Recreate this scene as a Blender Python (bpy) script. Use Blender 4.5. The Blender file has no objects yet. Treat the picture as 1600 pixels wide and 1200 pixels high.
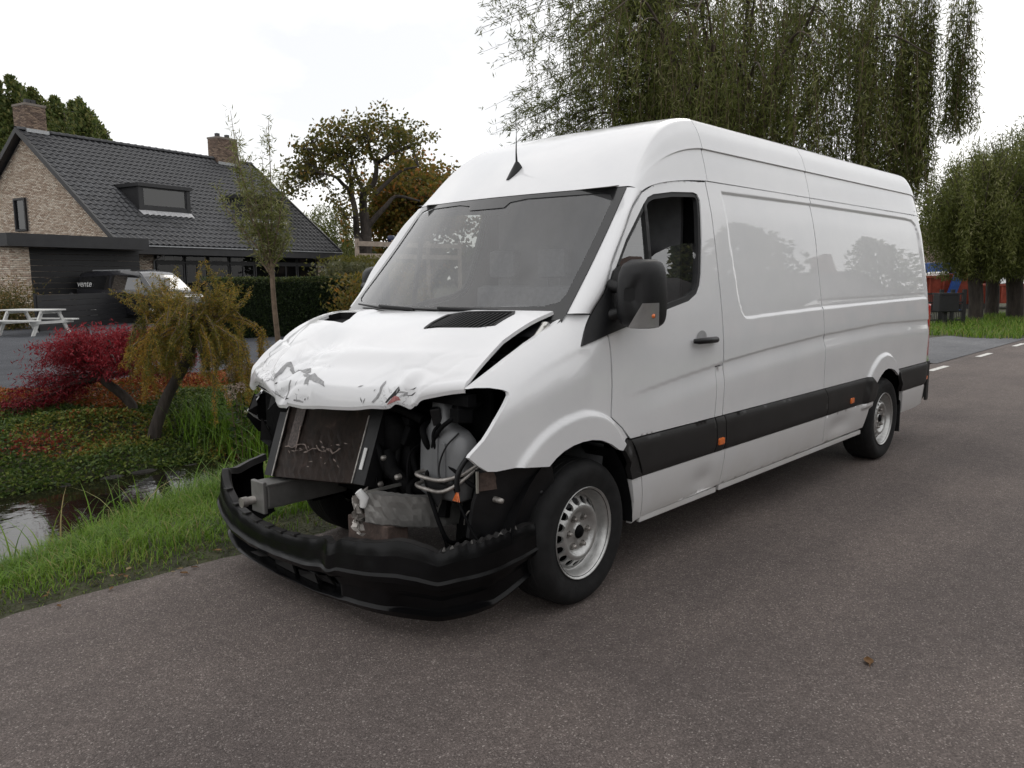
import bpy, bmesh, math, random
import numpy as np
from mathutils import Vector, Matrix, Euler
from mathutils.geometry import delaunay_2d_cdt
random.seed(7); RNG = np.random.default_rng(11)
SC = bpy.context.scene; COL = SC.collection
R_ = math.radians
# ------------------------------------------------------------------ camera
CAM = Vector((-2.93314, -3.24943, 1.56739)); YAW, PIT, ROL = .75364086, -.13176391, -.0073598
_f = Vector((math.cos(PIT)*math.cos(YAW), math.cos(PIT)*math.sin(YAW), math.sin(PIT)))
_r = _f.cross(Vector((0, 0, 1))).normalized(); _u = _r.cross(_f)
_r2 = math.cos(ROL)*_r + math.sin(ROL)*_u; _u2 = -math.sin(ROL)*_r + math.cos(ROL)*_u
cd = bpy.data.cameras.new('camera'); co = bpy.data.objects.new('camera', cd); COL.objects.link(co)
cd.sensor_fit = 'HORIZONTAL'; cd.sensor_width = 36; cd.lens = 36*1243.592/1600
cd.clip_start = .05; cd.clip_end = 3000
m = Matrix((_r2, _u2, -_f)).transposed().to_4x4(); m.translation = CAM; co.matrix_world = m
SC.camera = co
# ------------------------------------------------------------------ world: bright overcast sky
SUN_EL, SUN_AZ = 36, 24          # azimuth measured from +X towards +Y
wd = bpy.data.worlds.new('World'); SC.world = wd; wd.use_nodes = True
nt = wd.node_tree; nt.nodes.clear()
out = nt.nodes.new('ShaderNodeOutputWorld'); bg = nt.nodes.new('ShaderNodeBackground')
sky = nt.nodes.new('ShaderNodeTexSky'); sky.sky_type = 'NISHITA'; sky.sun_disc = False
sky.sun_elevation = R_(SUN_EL); sky.sun_rotation = R_(90-SUN_AZ)
tc = nt.nodes.new('ShaderNodeTexCoord'); mp = nt.nodes.new('ShaderNodeMapping')
mp.inputs['Scale'].default_value = (1, 1, 2.6)
nz = nt.nodes.new('ShaderNodeTexNoise'); nz.inputs['Scale'].default_value = 2.2; nz.inputs['Detail'].default_value = 7
nz.inputs['Roughness'].default_value = .55; nz.inputs['Distortion'].default_value = .4
cr = nt.nodes.new('ShaderNodeValToRGB')
cr.color_ramp.elements[0].position = .36; cr.color_ramp.elements[0].color = (10.1, 10.12, 10.2, 1)
cr.color_ramp.elements[1].position = .56; cr.color_ramp.elements[1].color = (13.0, 12.8, 12.6, 1)
mx = nt.nodes.new('ShaderNodeMix'); mx.data_type = 'RGBA'; mx.inputs['Factor'].default_value = .88
L = nt.links.new
L(tc.outputs['Generated'], mp.inputs['Vector']); L(mp.outputs['Vector'], nz.inputs['Vector'])
L(nz.outputs['Fac'], cr.inputs['Fac']); L(sky.outputs['Color'], mx.inputs[6]); L(cr.outputs['Color'], mx.inputs[7])
L(mx.outputs[2], bg.inputs['Color']); bg.inputs['Strength'].default_value = .10
L(bg.outputs['Background'], out.inputs['Surface'])
sl = bpy.data.lights.new('sun', 'SUN'); so = bpy.data.objects.new('sun', sl); COL.objects.link(so)
sl.energy = .6; sl.angle = R_(18); sl.color = (1, .95, .88)
sd = Vector((math.cos(R_(SUN_EL))*math.cos(R_(SUN_AZ)), math.cos(R_(SUN_EL))*math.sin(R_(SUN_AZ)), math.sin(R_(SUN_EL))))
so.rotation_euler = sd.to_track_quat('Z', 'Y').to_euler(); so.location = (0, 0, 30)
SC.view_settings.view_transform = 'Standard'; SC.view_settings.look = 'None'
SC.view_settings.exposure = 0.02; SC.view_settings.gamma = 1; SC.view_settings.use_curve_mapping = False

# ------------------------------------------------------------------ helpers
def tag(o, label=None, cat=None, group=None, kind=None):
    if label: o['label'] = label
    if cat: o['category'] = cat
    if group: o['group'] = group
    if kind: o['kind'] = kind
    return o
def link(o, parent=None):
    COL.objects.link(o)
    if parent is not None: o.parent = parent
    return o
def empty(name, loc=(0, 0, 0), rz=0, label=None, cat=None, group=None):
    o = bpy.data.objects.new(name, None); o.empty_display_size = .1; link(o)
    o.location = loc; o.rotation_euler = (0, 0, rz)
    return tag(o, label, cat, group)
def child(name, me, parent):
    return link(bpy.data.objects.new(name, me), parent)
def sm(a, b, x):
    t = np.clip((x-a)/(b-a), 0, 1); return t*t*(3-2*t)
class MB:
    """collects shapes of ONE part"""
    def __init__(s): s.v = []; s.f = []; s.sm = []
    def add(s, vs, fs, smooth=False):
        k = len(s.v); s.v.extend([tuple(map(float, a)) for a in vs])
        s.f.extend([tuple(i+k for i in f) for f in fs]); s.sm.extend([smooth]*len(fs)); return s
    def box(s, a, b, M=None, bev=0):
        x0, y0, z0 = a; x1, y1, z1 = b
        if bev > 0:
            bm = bmesh.new(); bmesh.ops.create_cube(bm, size=1)
            for q in bm.verts: q.co = Vector(((x0+x1)/2+q.co.x*(x1-x0), (y0+y1)/2+q.co.y*(y1-y0), (z0+z1)/2+q.co.z*(z1-z0)))
            bmesh.ops.bevel(bm, geom=list(bm.edges), offset=bev, segments=2, affect='EDGES', profile=.6)
            bm.verts.index_update()
            vs = [q.co.copy() for q in bm.verts]; fs = [tuple(q.index for q in f.verts) for f in bm.faces]; bm.free()
        else:
            vs = [Vector(c) for c in ((x0, y0, z0), (x1, y0, z0), (x1, y1, z0), (x0, y1, z0), (x0, y0, z1), (x1, y0, z1), (x1, y1, z1), (x0, y1, z1))]
            fs = [(0, 3, 2, 1), (4, 5, 6, 7), (0, 1, 5, 4), (1, 2, 6, 5), (2, 3, 7, 6), (3, 0, 4, 7)]
        if M is not None: vs = [M @ q for q in vs]
        return s.add(vs, fs)
    def grid(s, P, closeu=False, closev=False, smooth=True, keep=None):
        P = np.asarray(P, float); n, k = P.shape[:2]; fs = []
        for i in range(n if closeu else n-1):
            for j in range(k if closev else k-1):
                if keep is not None and not keep(i, j): continue
                fs.append((i*k+j, ((i+1) % n)*k+j, ((i+1) % n)*k+(j+1) % k, i*k+(j+1) % k))
        return s.add(P.reshape(-1, 3), fs, smooth)
    def tube(s, pts, rad, n=8, caps=True, smooth=True):
        pts = [Vector(q) for q in pts]; rad = rad if hasattr(rad, '__len__') else [rad]*len(pts)
        rings = []; up = Vector((0, 0, 1)); t0 = (pts[1]-pts[0]).normalized()
        if abs(t0.z) > .95: up = Vector((1, 0, 0))
        nrm = (up - t0*up.dot(t0)).normalized()
        for i, q in enumerate(pts):
            t = (pts[min(i+1, len(pts)-1)]-pts[max(i-1, 0)])
            t = t.normalized() if t.length > 1e-9 else t0
            nrm = (nrm - t*nrm.dot(t)); nrm = nrm.normalized() if nrm.length > 1e-6 else t.orthogonal().normalized()
            b = t.cross(nrm)
            rings.append([tuple(q+rad[i]*(math.cos(a)*nrm+math.sin(a)*b)) for a in [2*math.pi*j/n for j in range(n)]])
        s.grid(rings, closev=True, smooth=smooth)
        if caps:
            s.add(rings[0], [tuple(range(n))[::-1]]); s.add(rings[-1], [tuple(range(n))])
        return s
    def lathe(s, prof, origin=(0, 0, 0), axis='Y', n=48, smooth=True, a0=0, a1=2*math.pi):
        full = abs(a1-a0-2*math.pi) < 1e-6; m_ = n if full else n+1; G = []
        for i in range(m_):
            a = a0+(a1-a0)*i/n; c, q = math.cos(a), math.sin(a); row = []
            for r, h in prof:
                p = {'Y': (r*c, h, r*q), 'Z': (r*c, r*q, h), 'X': (h, r*c, r*q)}[axis]
                row.append((p[0]+origin[0], p[1]+origin[1], p[2]+origin[2]))
            G.append(row)
        return s.grid(G, closeu=full, smooth=smooth)
    def build(s, name, mat, parent=None, M=None):
        me = bpy.data.meshes.new(name)
        vs = s.v if M is None else [tuple(M @ Vector(q)) for q in s.v]
        me.from_pydata(vs, [], s.f); me.polygons.foreach_set('use_smooth', s.sm)
        if mat: me.materials.append(mat)
        me.update(); return child(name, me, parent)
def catmull(P, n):
    P = np.asarray(P, float); P = np.vstack([2*P[0]-P[1], P, 2*P[-1]-P[-2]]); o = []
    for i in range(1, len(P)-2):
        for t in np.linspace(0, 1, n, endpoint=False):
            a, b, c, d = P[i-1:i+3]
            o.append(.5*((2*b)+(-a+c)*t+(2*a-5*b+4*c-d)*t*t+(-a+3*b-3*c+d)*t**3))
    o.append(P[-2]); return np.array(o)
def inpoly(Q, poly):
    Q = np.asarray(Q, float); poly = np.asarray(poly, float); x, y = Q[:, 0], Q[:, 1]; c = np.zeros(len(Q), bool)
    for i in range(len(poly)):
        x1, y1 = poly[i]; x2, y2 = poly[i-1]
        if y1 == y2: continue
        h = ((y1 > y) != (y2 > y)) & (x < (x2-x1)*(y-y1)/(y2-y1)+x1); c ^= h
    return c
def sdpoly(x, z, poly):
    x = np.asarray(x, float); z = np.asarray(z, float); sh = x.shape; Q = np.stack([x.ravel(), z.ravel()], 1)
    poly = np.asarray(poly, float); d = np.full(len(Q), 1e9)
    for i in range(len(poly)):
        a = poly[i-1]; b = poly[i]; ab = b-a; t = np.clip(((Q-a)@ab)/max(ab@ab, 1e-12), 0, 1)
        d = np.minimum(d, np.hypot(*(Q-a-t[:, None]*ab).T))
    d[inpoly(Q, poly)] *= -1
    return d.reshape(sh)
def resample(poly, h, closed=True):
    o = []; n = len(poly)
    for i in range(n if closed else n-1):
        a = np.array(poly[i], float); b = np.array(poly[(i+1) % n], float); k = max(1, int(math.ceil(np.hypot(*(b-a))/h)))
        for j in range(k): o.append(a+(b-a)*j/k)
    if not closed: o.append(np.array(poly[-1], float))
    return np.array(o)
def panel_data(outline, holes, du, dv, margin=.35):
    loops = [resample(outline, max(du, dv)*.8 if du == dv else min(max(du, dv), .04))]+[resample(h, max(du, dv)*.8 if du == dv else .03) for h in holes]
    pts = np.vstack(loops); edges = []; k = 0
    for l in loops:
        n = len(l); edges += [(k+i, k+(i+1) % n) for i in range(n)]; k += n
    lo = pts.min(0); hi = pts.max(0)
    gu = np.arange(lo[0]+du*.5, hi[0], du); gv = np.arange(lo[1]+dv*.5, hi[1], dv)
    G = np.stack(np.meshgrid(gu, gv), -1).reshape(-1, 2)
    ok = inpoly(G, loops[0])
    for h in loops[1:]: ok &= ~inpoly(G, h)
    G = G[ok]
    for i in range(0, len(pts), 400):                   # keep clear of the outline
        if not len(G): break
        D = ((G[:, None, :]-pts[None, i:i+400, :])/np.array([du, dv])); G = G[(D**2).sum(-1).min(1) > margin**2]
    allp = np.vstack([pts, G]) if len(G) else pts
    vs, es, fs, ov, oe, of = delaunay_2d_cdt([Vector(q) for q in allp], edges, [], 0, 1e-6)
    vs = np.array([(q.x, q.y) for q in vs]); F = np.array(fs); C = vs[F].mean(1)
    ok = inpoly(C, loops[0])
    for h in loops[1:]: ok &= ~inpoly(C, h)
    return vs, F[ok], loops
def panel(name, outline, holes, fn, mat, parent, du=.02, dv=None, ret=.02, rdir=(0, 1, 0), flip=False):
    """sheet-metal panel: 2-D outline with holes, mapped by fn(u,v)->(n,3), edges returned inwards by ret"""
    dv = dv or du; vs, F, loops = panel_data(outline, holes, du, dv)
    P = fn(vs[:, 0], vs[:, 1]); mb = MB()
    a = vs[F]; cr = (a[:, 1, 0]-a[:, 0, 0])*(a[:, 2, 1]-a[:, 0, 1])-(a[:, 1, 1]-a[:, 0, 1])*(a[:, 2, 0]-a[:, 0, 0])
    F = np.where((cr < 0)[:, None], F[:, ::-1], F)
    if flip: F = F[:, ::-1]
    mb.add(P, F.tolist(), True)
    if ret:
        rd = np.array(rdir, float)*ret
        for l in loops:
            A = fn(l[:, 0], l[:, 1]); mb.grid([A, A+rd], closev=True, smooth=False)
    return mb.build(name, mat, parent)

# ------------------------------------------------------------------ materials
MATS = {}
def newmat(name):
    m_ = bpy.data.materials.new(name); m_.use_nodes = True; n = m_.node_tree; n.nodes.clear()
    o = n.nodes.new('ShaderNodeOutputMaterial'); b = n.nodes.new('ShaderNodeBsdfPrincipled')
    n.links.new(b.outputs[0], o.inputs[0]); MATS[name] = m_; return m_, n, b, o
def node(n, t, **kw):
    q = n.nodes.new('ShaderNode'+t)
    for k, v in kw.items():
        if k.startswith('_'): setattr(q, k[1:], v)
        else: q.inputs[k.replace('_', ' ')].default_value = v
    return q
def ramp(n, stops, inp=None, interp='LINEAR'):
    q = n.nodes.new('ShaderNodeValToRGB'); e = q.color_ramp.elements; q.color_ramp.interpolation = interp
    while len(e) < len(stops): e.new(.5)
    for i, (p, c) in enumerate(stops):
        e[i].position = p; e[i].color = tuple(c)+(1,) if len(c) == 3 else c
    if inp is not None: n.links.new(inp, q.inputs['Fac'])
    return q
def coords(n, scale=None, kind='Object'):
    t = n.nodes.new('ShaderNodeTexCoord')
    if scale is None: return t.outputs[kind]
    m_ = n.nodes.new('ShaderNodeMapping'); m_.inputs['Scale'].default_value = scale
    n.links.new(t.outputs[kind], m_.inputs['Vector']); return m_.outputs['Vector']
def mat(name, col, rough=.5, metal=0, var=.15, scale=12, bump=0, bscale=None, coat=0, spec=.5, detail=4, kind='Object', stretch=None, crough=.05):
    """general procedural material: noise-varied colour, optional bump"""
    m_, n, b, o = newmat(name); v = coords(n, stretch or (1, 1, 1), kind)
    z = node(n, 'TexNoise', Scale=scale, Detail=detail, Roughness=.6); n.links.new(v, z.inputs['Vector'])
    lo = tuple(max(0, c*(1-var)) for c in col); hi = tuple(min(1, c*(1+var)) for c in col)
    r = ramp(n, [(.3, lo), (.7, hi)], z.outputs['Fac']); n.links.new(r.outputs['Color'], b.inputs['Base Color'])
    b.inputs['Roughness'].default_value = rough; b.inputs['Metallic'].default_value = metal
    b.inputs['Coat Weight'].default_value = coat; b.inputs['Coat Roughness'].default_value = crough
    b.inputs['Specular IOR Level'].default_value = spec
    if bump:
        z2 = node(n, 'TexNoise', Scale=bscale or scale*4, Detail=5); n.links.new(v, z2.inputs['Vector'])
        bp = node(n, 'Bump', Strength=1, Distance=bump); n.links.new(z2.outputs['Fac'], bp.inputs['Height']); n.links.new(bp.outputs[0], b.inputs['Normal'])
    return m_
# ------------------------------------------------------------------ van materials
def paint_mat():
    m_, n, b, o = newmat('white_paint'); v = coords(n)
    z = node(n, 'TexNoise', Scale=3, Detail=8, Roughness=.65); n.links.new(v, z.inputs['Vector'])
    z2 = node(n, 'TexNoise', Scale=60, Detail=3); n.links.new(v, z2.inputs['Vector'])
    # road grime low on the body, with its own broken outline
    sx = node(n, 'SeparateXYZ'); n.links.new(v, sx.inputs[0])
    mr = node(n, 'MapRange'); mr.inputs[1].default_value = .75; mr.inputs[2].default_value = .25; n.links.new(sx.outputs[2], mr.inputs[0])
    mu = node(n, 'Math', _operation='MULTIPLY'); n.links.new(mr.outputs[0], mu.inputs[0]); n.links.new(z.outputs['Fac'], mu.inputs[1])
    r0 = ramp(n, [(.3, (.74, .745, .76)), (.7, (.80, .80, .81))], z.outputs['Fac'])
    mixc = node(n, 'Mix', _data_type='RGBA'); n.links.new(mu.outputs[0], mixc.inputs['Factor']); n.links.new(r0.outputs[0], mixc.inputs[6]); mixc.inputs[7].default_value = (.42, .39, .35, 1)
    n.links.new(mixc.outputs[2], b.inputs['Base Color'])
    b.inputs['Roughness'].default_value = .42; b.inputs['Coat Weight'].default_value = .9; b.inputs['Coat Roughness'].default_value = .015; b.inputs['Coat IOR'].default_value = 1.5
    bp = node(n, 'Bump', Strength=.25, Distance=.0006); n.links.new(z2.outputs['Fac'], bp.inputs['Height']); n.links.new(bp.outputs[0], b.inputs['Normal'])
    return m_
PAINT = paint_mat()
def hood_mat():
    m_, n, b, o = newmat('crumpled_paint'); v = coords(n)
    z = node(n, 'TexNoise', Scale=3, Detail=6); n.links.new(v, z.inputs['Vector'])
    r0 = ramp(n, [(.3, (.75, .755, .77)), (.7, (.81, .81, .82))], z.outputs['Fac'])
    # flaked paint: jagged primer patches near the nose
    sx = node(n, 'SeparateXYZ'); n.links.new(v, sx.inputs[0])
    def band(sock, a, b_, c, d):
        p_ = node(n, 'MapRange', _clamp=True); p_.inputs[1].default_value = a; p_.inputs[2].default_value = b_; n.links.new(sock, p_.inputs[0])
        q_ = node(n, 'MapRange', _clamp=True); q_.inputs[1].default_value = d; q_.inputs[2].default_value = c; n.links.new(sock, q_.inputs[0])
        w_ = node(n, 'Math', _operation='MULTIPLY'); n.links.new(p_.outputs[0], w_.inputs[0]); n.links.new(q_.outputs[0], w_.inputs[1]); return w_.outputs[0]
    reg = node(n, 'Math', _operation='MULTIPLY'); n.links.new(band(sx.outputs[1], -.18, -.02, .5, .68), reg.inputs[0]); n.links.new(band(sx.outputs[2], .99, 1.03, 1.13, 1.17), reg.inputs[1])
    reg2 = node(n, 'Math', _operation='MULTIPLY'); n.links.new(band(sx.outputs[1], -.66, -.60, -.50, -.44), reg2.inputs[0]); n.links.new(band(sx.outputs[2], .9, .95, 1.07, 1.11), reg2.inputs[1])
    rg = node(n, 'Math', _operation='MAXIMUM'); n.links.new(reg.outputs[0], rg.inputs[0]); n.links.new(reg2.outputs[0], rg.inputs[1])
    w = node(n, 'TexNoise', Scale=13, Detail=5, Roughness=.6, Distortion=1.2); n.links.new(v, w.inputs['Vector'])
    ab = node(n, 'Math', _operation='SUBTRACT'); n.links.new(w.outputs['Fac'], ab.inputs[0]); ab.inputs[1].default_value = .5
    ab2 = node(n, 'Math', _operation='ABSOLUTE'); n.links.new(ab.outputs[0], ab2.inputs[0])
    li = node(n, 'MapRange', _clamp=True); li.inputs[1].default_value = .012; li.inputs[2].default_value = .004; n.links.new(ab2.outputs[0], li.inputs[0])
    pa = node(n, 'MapRange', _clamp=True); pa.inputs[1].default_value = .665; pa.inputs[2].default_value = .675; n.links.new(w.outputs['Fac'], pa.inputs[0])
    br = node(n, 'TexNoise', Scale=5, Detail=2); n.links.new(v, br.inputs['Vector'])
    brr = node(n, 'MapRange', _clamp=True); brr.inputs[1].default_value = .5; brr.inputs[2].default_value = .58; n.links.new(br.outputs['Fac'], brr.inputs[0])
    li2 = node(n, 'Math', _operation='MULTIPLY'); n.links.new(li.outputs[0], li2.inputs[0]); n.links.new(brr.outputs[0], li2.inputs[1])
    mxx = node(n, 'Math', _operation='MAXIMUM'); n.links.new(li2.outputs[0], mxx.inputs[0]); n.links.new(pa.outputs[0], mxx.inputs[1])
    fl = node(n, 'Math', _operation='MULTIPLY'); n.links.new(mxx.outputs[0], fl.inputs[0]); n.links.new(rg.outputs[0], fl.inputs[1])
    pr = ramp(n, [(.3, (.17, .17, .175)), (.7, (.30, .30, .31))], z.outputs['Fac'])
    mc = node(n, 'Mix', _data_type='RGBA'); n.links.new(fl.outputs[0], mc.inputs['Factor']); n.links.new(r0.outputs[0], mc.inputs[6]); n.links.new(pr.outputs[0], mc.inputs[7])
    n.links.new(mc.outputs[2], b.inputs['Base Color'])
    b.inputs['Roughness'].default_value = .4; b.inputs['Coat Weight'].default_value = .8; b.inputs['Coat Roughness'].default_value = .06
    bp = node(n, 'Bump', Strength=.8, Distance=.0025); n.links.new(fl.outputs[0], bp.inputs['Height']); bp.invert = True; n.links.new(bp.outputs[0], b.inputs['Normal'])
    return m_
HOODP = hood_mat()
BLKPL = mat('black_plastic', (.009, .009, .010), .45, var=.35, scale=9, bump=.0008, bscale=300, spec=.35)
MOULD = mat('moulding_plastic', (.022, .021, .021), .5, var=.2, scale=6, bump=.0006, bscale=260, spec=.3)
BUMPM = mat('bumper_plastic', (.0035, .0035, .004), .26, var=.6, scale=5, bump=.0003, bscale=160, spec=.22)
RUBBER = mat('tyre_rubber', (.012, .012, .0125), .75, var=.4, scale=14, bump=.001, bscale=90, spec=.3)
DARK = mat('bay_dark', (.0035, .0035, .004), .75, var=.5, scale=9, bump=.004, bscale=30, spec=.12)
SEAL = mat('rubber_seal', (.012, .012, .013), .6, var=.2)
STEEL = mat('silver_wheel_paint', (.50, .50, .49), .38, metal=.75, var=.14, scale=30, bump=.0006, bscale=120)
IRON = mat('bare_steel', (.33, .31, .29), .5, metal=.7, var=.45, scale=18, bump=.003, bscale=60)
DIRTAL = mat('dirty_aluminium', (.25, .245, .235), .5, metal=.6, var=.22, scale=7, bump=.002, bscale=22)
RUST = mat('rusty_metal', (.075, .052, .043), .8, var=.5, scale=25, bump=.003)
RESV = mat('milky_plastic', (.16, .163, .168), .45, var=.12, scale=6)
AMBER = mat('amber_lens', (.75, .17, .03), .18, var=.12, scale=40, coat=.6)
REDL = mat('red_lens', (.45, .02, .02), .18, var=.1, coat=.6)
DASH = mat('grey_dash', (.22, .22, .23), .65, var=.2, bump=.0008, bscale=200)
SEATM = mat('seat_cloth', (.12, .122, .13), .9, var=.25, scale=30, bump=.002)
LINING = mat('pale_lining', (.42, .42, .41), .85, var=.08)
CHROME = mat('bright_edge', (.62, .61, .58), .3, metal=.9, var=.1)
WHITEP = mat('white_plate', (.72, .72, .71), .5, var=.08)
def radiator_mat():
    m_, n, b, o = newmat('radiator_core'); v = coords(n)
    z = node(n, 'TexNoise', Scale=11, Detail=9, Roughness=.72, Distortion=.8); n.links.new(v, z.inputs['Vector'])
    z2 = node(n, 'TexNoise', Scale=5, Detail=3); n.links.new(v, z2.inputs['Vector'])
    r = ramp(n, [(.3, (.012, .009, .008)), (.60, (.045, .030, .024)), (.70, (.095, .065, .053)), (.78, (.24, .20, .175))], z.outputs['Fac'])
    wv = node(n, 'TexWave', Scale=110, Distortion=.3); wv.wave_type = 'BANDS'; wv.bands_direction = 'Z'; n.links.new(v, wv.inputs['Vector'])
    n.links.new(r.outputs[0], b.inputs['Base Color']); b.inputs['Roughness'].default_value = .55; b.inputs['Metallic'].default_value = .3
    bp = node(n, 'Bump', Strength=.6, Distance=.003); n.links.new(wv.outputs['Fac'], bp.inputs['Height']); n.links.new(bp.outputs[0], b.inputs['Normal'])
    return m_
RADM = radiator_mat()
def glass_mat(name, tint=(.75, .78, .78), film=0.0, filmcol=(.5, .5, .52), ior=1.5, rough=.0):
    m_ = bpy.data.materials.new(name); m_.use_nodes = True; n = m_.node_tree; n.nodes.clear(); o = n.nodes.new('ShaderNodeOutputMaterial')
    tr = node(n, 'BsdfTransparent', Color=tint+(1,)); gl = node(n, 'BsdfGlossy', Roughness=rough); gl.inputs['Color'].default_value = (1, 1, 1, 1)
    a = n.nodes.new('ShaderNodeMixShader'); f0 = ((ior-1)/(ior+1))**2
    ge = n.nodes.new('ShaderNodeNewGeometry'); dt = node(n, 'VectorMath', _operation='DOT_PRODUCT'); n.links.new(ge.outputs['Normal'], dt.inputs[0]); n.links.new(ge.outputs['Incoming'], dt.inputs[1])
    ab = node(n, 'Math', _operation='ABSOLUTE'); n.links.new(dt.outputs['Value'], ab.inputs[0]); om = node(n, 'Math', _operation='SUBTRACT'); om.inputs[0].default_value = 1; n.links.new(ab.outputs[0], om.inputs[1])
    pw = node(n, 'Math', _operation='POWER'); n.links.new(om.outputs[0], pw.inputs[0]); pw.inputs[1].default_value = 5; fr = node(n, 'MapRange'); fr.inputs[3].default_value = f0; fr.inputs[4].default_value = 1; n.links.new(pw.outputs[0], fr.inputs[0])
    di = node(n, 'BsdfDiffuse', Color=filmcol+(1,)); b = n.nodes.new('ShaderNodeMixShader')
    v = coords(n); z = node(n, 'TexNoise', Scale=4, Detail=7, Roughness=.65, Distortion=.5); n.links.new(v, z.inputs['Vector'])
    mr = node(n, 'MapRange'); mr.inputs[1].default_value = .3; mr.inputs[2].default_value = .7; mr.inputs[3].default_value = film*.75; mr.inputs[4].default_value = film*1.25
    n.links.new(z.outputs['Fac'], mr.inputs[0]); n.links.new(mr.outputs[0], b.inputs[0])
    n.links.new(tr.outputs[0], b.inputs[1]); n.links.new(di.outputs[0], b.inputs[2])
    n.links.new(fr.outputs[0], a.inputs[0]); n.links.new(b.outputs[0], a.inputs[1]); n.links.new(gl.outputs[0], a.inputs[2]); n.links.new(a.outputs[0], o.inputs[0])
    return m_
WSGLASS = glass_mat('windscreen_glass', (.90, .92, .92), film=.075, filmcol=(.62, .62, .64), ior=1.9)
SIDEGL = glass_mat('side_glass', (.40, .42, .41), film=.03, ior=2.5)
CLEARL = glass_mat('clear_lens', (.8, .8, .8), film=.38, filmcol=(.55, .54, .53), ior=1.7)

# ------------------------------------------------------------------ the van
VAN = empty('delivery_van', (0, 0, 0), 0, 'white high-roof panel van with crushed front and dropped black bumper, parked at the road edge', 'van')
WZ = [.20, .28, .36, .46, .56, .66, .76, .9, 1.05, 1.2, 1.4, 1.6, 1.8, 1.94, 2.1, 2.3]
WW = [.93, .945, .962, .975, .984, .990, .993, .994, .993, .988, .968, .940, .910, .886, .845, .79]
def ztop(x): return np.interp(x, [-.8, -.63, -.4, -.25, -.08, .03, .3], [1.06, 1.11, 1.215, 1.277, 1.345, 1.395, 1.52])
def W0(x, z):
    w = sum(np.interp(z+k*.02, WZ, WW)*c for k, c in ((-3, 1), (-2, 2), (-1, 3), (0, 4), (1, 3), (2, 2), (3, 1)))/16
    w = w-.11*np.clip(-x/.8, 0, 2)**2.2
    s = 1-sm(-.02, .22, x); d = np.clip((z-(ztop(x)-.2))/.2, 0, 1.3)
    w = w-.115*s*d**2
    return w-.09*np.clip((x-5.12)/.24, 0, 1.2)**2.5
FLARE_F = [(-.50, .60), (-.495, .70), (-.466, .767), (-.405, .829), (-.331, .884), (-.231, .928), (-.124, .949), (-.031, .953), (.068, .934), (.145, .902), (.198, .860), (.288, .761), (.33, .70), (.33, .4), (-.5, .4)]
FLARE_R = [(3.55, .5), (3.60, .70), (3.647, .78), (3.723, .846), (3.845, .909), (3.96, .930), (4.065, .927), (4.207, .886), (4.335, .785), (4.42, .68), (4.5, .5)]
RECESS = [(1.452, 2.068), (2.723, 2.077), (4.794, 2.076), (4.98, 2.068), (5.06, 2.035), (5.10, 1.953), (5.14, 1.629), (5.15, 1.36), (2.748, 1.339), (1.865, 1.323), (1.646, 1.316), (1.57, 1.318), (1.53, 1.35), (1.500, 1.425), (1.462, 1.766)]
FLARE_F = [tuple(q) for q in catmull(FLARE_F[:12], 4)]+FLARE_F[12:]; FLARE_R = [tuple(q) for q in catmull(FLARE_R, 4)]
def Bfn(x, z, side=-1):
    x = np.asarray(x, float); z = np.asarray(z, float); w = W0(x, z)
    # shoulder crease along the body
    zw = np.interp(x, [-.42, -.27, -.13, -.036, .06, .16, .4, .8, 1.2, 1.3, 1.85, 2.73, 3.95, 5.4], [1.106, 1.172, 1.216, 1.242, 1.25, .97, .992, 1.032, 1.066, 1.08, 1.114, 1.153, 1.18, 1.155])
    amp = np.interp(x, [-.5, -.3, -.1, -.045, .03, .30, .55, 1.2, 5.4], [0, .5, .9, .9, 0, 0, .55, 1, 1])
    d = z-zw
    soft = np.where(x < .12, 3.0, 1.0)
    w = w+amp*(-.008*(1-sm(-.007*soft, .002*soft, d))+.015*(1-sm(-.13, -.008*soft, d)))*(1-.85*sm(.12, .32, -d))
    # pressed recess
    rec = sdpoly(x, z, RECESS) if np.any(x > 1.3) else np.ones_like(x)
    w = w-.011*(1-sm(-.010, .002, rec))
    line = (x > 2.7)*np.exp(-((z-1.394)/.006)**2)*.002*(x < 5.12); w = w-line
    # arch flares
    if np.any(x < .4): w = w+.024*(1-sm(-.022, .004, sdpoly(x, z, FLARE_F)))
    if np.any(x > 3.4): w = w+.024*(1-sm(-.025, .004, sdpoly(x, z, FLARE_R)))
    if side < 0:   # knocks in the lower sill and faint waviness of the sheet metal
        w = w-.016*np.exp(-((x-1.12)/.14)**2-((z-.40)/.07)**2)-.02*np.exp(-((x-3.15)/.2)**2-((z-.44)/.07)**2)+.008*np.exp(-((x-1.24)/.05)**2-((z-.42)/.1)**2)
    w = w+.0012*np.sin(x*2.3+z*3.1)*np.sin(z*2.7-x*.8)
    return w
def fnL(off=0): return lambda x, z: np.stack([x, -(Bfn(x, z)+off), z], -1)
def fnR(off=0): return lambda x, z: np.stack([x, (Bfn(x, z, 1)+off), z], -1)
def both(name, outl, holes, mtl, off=0, ret=.02, du=.02, dv=None, lab=None, parent=None, rd=None):
    a = panel(name, outl, holes, fnL(off), mtl, parent or VAN, du, dv, ret, (0, 1, 0))
    b = panel(name, outl, holes, fnR(off), mtl, parent or VAN, max(du, .03)*1.5, max(dv or du, .02)*1.5, ret, (0, -1, 0), flip=True)
    return a, b
ARCH_F = [(-.302, .738), (-.259, .769), (-.21, .793), (-.145, .81), (-.077, .817), (-.005, .815), (.07, .801), (.148, .77), (.213, .731)]
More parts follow.
